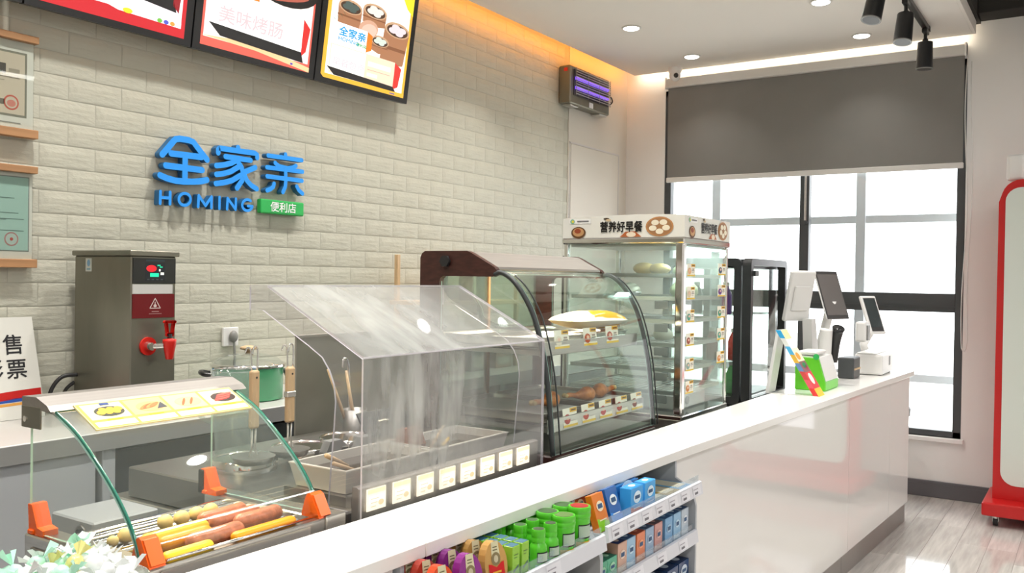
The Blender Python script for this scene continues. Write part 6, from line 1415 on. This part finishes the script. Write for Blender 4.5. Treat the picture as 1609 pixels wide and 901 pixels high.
# A-frame with coloured tickets
af = thing('ticket_stand', 'tent shaped ticket stand, white leg and colourful front, on the counter', 'stand', (4.42, 1.24, ZT))
ap_ = (1.295, 1.262)
MB().prism([(4.36, 1.104, ZT), (4.36, 1.110, ZT), (4.36, ap_[0] + 0.004, ap_[1]), (4.36, ap_[0] - 0.002, ap_[1])], (0.11, 0, 0), C('f4f4ee')).build('front_board', af)
MB().prism([(4.36, 1.345, ZT), (4.36, 1.362, ZT), (4.36, ap_[0] + 0.017, ap_[1]), (4.36, ap_[0] + 0.004, ap_[1])], (0.11, 0, 0), 'white_plastic').build('rear_leg', af)
m = MB(); bu = V(0, ap_[0] - 0.002 - 1.104, ap_[1] - ZT); L = bu.length; P = Print(m, (4.36, 1.104, ZT), (1, 0, 0), bu, 0.0006); bu.normalize()
P.rect(0, 0, 0.11, L * 0.12, C('f0c030'), 1); P.rect(0, L * 0.12, 0.11, L * 0.36, C('d82a34'), 1); P.rect(0, L * 0.36, 0.11, L * 0.52, C('8a5a5a'), 1); P.rect(0, L * 0.52, 0.11, L * 0.72, C('f4ead0'), 1); P.rect(0, L * 0.72, 0.11, L * 0.86, C('f8f8f4'), 1); P.rect(0, L * 0.86, 0.11, L, C('e8d8a0'), 1)
P.ell(0.05, L * 0.26, 0.03, 0.03, C('ffe8e0'), 2); P.ell(0.06, L * 0.46, 0.03, 0.015, C('2f8a5a'), 2); P.ell(0.04, L * 0.60, 0.03, 0.02, C('e8a040'), 2); P.ell(0.07, L * 0.42, 0.02, 0.015, C('b02a50'), 2)
m.build('ticket_print', af)
m = MB(); P = Print(m, (4.3593, 1.104, ZT), (0, -1, 0), (0, 0, 1))
for k in range(8):
    t0, t1 = k / 8, (k + 1) / 8; dy = ap_[0] - 1.107; hh = ap_[1] - ZT
    P.poly([(-dy * t0 - 0.024, hh * t0), (-dy * t0 + 0.001, hh * t0), (-dy * t1 + 0.001, hh * t1), (-dy * t1 - 0.024, hh * t1)], C(('d83a3a', 'e05a6a', 'c84a48', '6a8ab8', 'e8b84a', '5ab8e8', 'f0f0ea', '3fb0e8')[k]), 1)
m.build('edge_print', af)
MB().box((4.358, 1.104, ZT), (4.3592, 1.365, ZT + 0.003), 'white_plastic').build('spreader', af)

# ================================================================ RIGHT EDGE: red display stand, stool
rs = thing('red_display_stand', 'red wheeled display stand with white panels at the right edge', 'display stand', (6.47, 0.08, 0.0))
fx = 6.38; yL, yR = 0.535, -0.42
MB().box((6.215, yR - 0.03, 0.068), (6.74, yL + 0.045, 0.150), 'red_paint', 0.010, 2).build('base', rs)
pts = [(fx, yR, 0.1505), (fx, yL, 0.1505), (fx, yL - 0.005, 2.02)] + [(fx, yL - 0.02 - 0.11 * (1 - math.cos(a)) , 2.05 + 0.11 * math.sin(a)) for a in [PI / 2 * k / 6 for k in range(1, 7)]] + [(fx, yR + 0.13, 2.16), (fx, yR + 0.04, 2.12), (fx, yR, 2.02)]
MB().prism(pts, (0.16, 0, 0), 'red_paint').build('frame', rs)
rr_ = [(fx - 0.004, a, b) for a, b in roundrect((yL + yR) / 2, 1.175, yL - yR - 0.085, 1.87, 0.085, 6)]
MB().prism(rr_, (0.0035, 0, 0), C('d5dbd3')).build('white_panel', rs)
MB().box((fx - 0.010, -0.20, 0.46), (fx - 0.0045, 0.26, 1.75), E('ffffff', 1.3)).build('lit_poster', rs)
m = MB(); P = Print(m, (fx - 0.0102, 0.26, 0.46), (0, -1, 0), (0, 0, 1))
for k in range(10):
    a0, a1 = 0.46 * k / 10, 0.46 * (k + 1) / 10; z0 = 0.34 - 0.26 * (a0 / 0.46) ** 0.6 + 0.04 * math.sin(a0 * 14); z1 = 0.34 - 0.26 * (a1 / 0.46) ** 0.6 + 0.04 * math.sin(a1 * 14)
    P.poly([(a0, z0), (a1, z1), (a1, z1 + 0.06), (a0, z0 + 0.06)], E('f0442e', 1.0), 1)
m.build('poster_print', rs)
for y in (0.48, 0.02, -0.36): MB().box((fx + 0.04, y - 0.09, 2.158), (fx + 0.10, y + 0.015, 2.325), 'white_plastic', 0.02, 3).build('top_grip', rs)
for x in (6.27, 6.68):
    for y in (yL - 0.03, yR + 0.03):
        m = MB().cyl((x + 0.02, y - 0.014, 0.031), (x + 0.02, y + 0.014, 0.031), 0.030, 'black_plastic', seg=18).cyl((x, y, 0.05), (x, y, 0.0675), 0.014, 'steel', seg=12).box((x - 0.004, y - 0.018, 0.028), (x + 0.030, y - 0.0145, 0.062), 'steel').box((x - 0.004, y + 0.0145, 0.028), (x + 0.030, y + 0.018, 0.062), 'steel'); m.build('caster', rs)
so = thing('stool', 'black round stool peeping out behind the far counter end', 'stool', (6.42, 1.23, 0.0))
MB().lathe((6.42, 1.23, 0.60), [(0.14, 0.0), (0.20, 0.015), (0.205, 0.06), (0.18, 0.09), (0.001, 0.10)], 'black_plastic', 28).build('seat', so)
MB().cyl((6.42, 1.23, 0.03), (6.42, 1.23, 0.60), 0.025, 'chrome').build('column', so)
MB().lathe((6.42, 1.23, 0.0), [(0.15, 0.0), (0.15, 0.012), (0.05, 0.03), (0.026, 0.034)], 'chrome', 28).build('foot', so)

# ================================================================ WRAPPED SWEETS, near left
tub = thing('sweet_tub', 'clear plastic tub full of wrapped sweets at the bottom left corner', 'tub', (0.752, 1.272, ZT))
def candy(x, y, z, mat, tilt, yaw, lab, grp, s=1.0):
    M = Matrix.Translation((x, y, z)) @ Matrix.Rotation(yaw, 4, 'Z') @ Matrix.Rotation(tilt, 4, 'Y')
    m = MB().ball((0, 0, 0), (0.011 * s, 0.009 * s, 0.009 * s), mat, 10, 7, M)
    m.v = [p + V(0, 0, 0) for p in m.v]
    rnd = random.Random(int(x * 9000 + y * 777 + z * 333))
    # ball() offsets by centre only, so place by matrix translation here
    m.v = [p + M.translation if (p - M.translation).length > 0.05 else p for p in m.v]
    for sgn in (-1, 1):
        n = 7; vs = []
        for k in range(n):
            a = PI * (k / (n - 1) - 0.5) * 1.1; vs.append(M @ V(sgn * 0.010 * s, 0.0015 * math.sin(a), 0.0015 * math.cos(a)))
        for k in range(n):
            a = (k / (n - 1) - 0.5) * 2; vs.append(M @ V(sgn * (0.024 + rnd.uniform(-0.003, 0.004)) * s, a * 0.012 * s, rnd.uniform(-0.005, 0.005) * s))
        m.raw(vs, [[k, k + 1, n + k + 1, n + k] for k in range(n - 1)], mat)
    solo(m, 'wrapped_sweet', lab, 'sweet', (x, y, z - 0.009 * s), grp)
rc = random.Random(11)
tubc = (0.752, 1.272)
MB().lathe((tubc[0], tubc[1], ZT), [(0.088, 0.001), (0.094, 0.005), (0.112, 0.080), (0.1135, 0.0805), (0.095, 0.005)], 'clear_plastic', 32, sy=0.80).build('tub', tub)
kinds = {'film': 'clear', 'wrap_green': 'mint green', 'wrap_yellow': 'yellow'}
for lay, (zl, n, R) in enumerate(((0.030, 10, 0.072), (0.056, 16, 0.085), (0.080, 20, 0.092), (0.100, 20, 0.088), (0.116, 12, 0.060))):
    for k in range(n):
        a = 2 * PI * (k * 0.618 + lay * 0.21); r = R * math.sqrt((k + 0.5) / n)
        x = tubc[0] + r * math.cos(a); y = tubc[1] + r * math.sin(a) * 0.75
        mt = 'film' if (x > tubc[0] + 0.025 or k % 5 == 0) else ('wrap_yellow' if k % 7 == 3 else ('wrap_green' if k % 2 else 'film'))
        zz = ZT + zl + rc.uniform(-0.004, 0.006) - (0.014 if x > tubc[0] + 0.03 else 0) * (zl / 0.1)
        candy(x, y, zz, mt, rc.uniform(-1.2, 1.2), rc.uniform(0, PI), kinds[mt] + ' twist wrapped sweet in the plastic tub', 'wrapped sweets, ' + kinds[mt], 1.45)
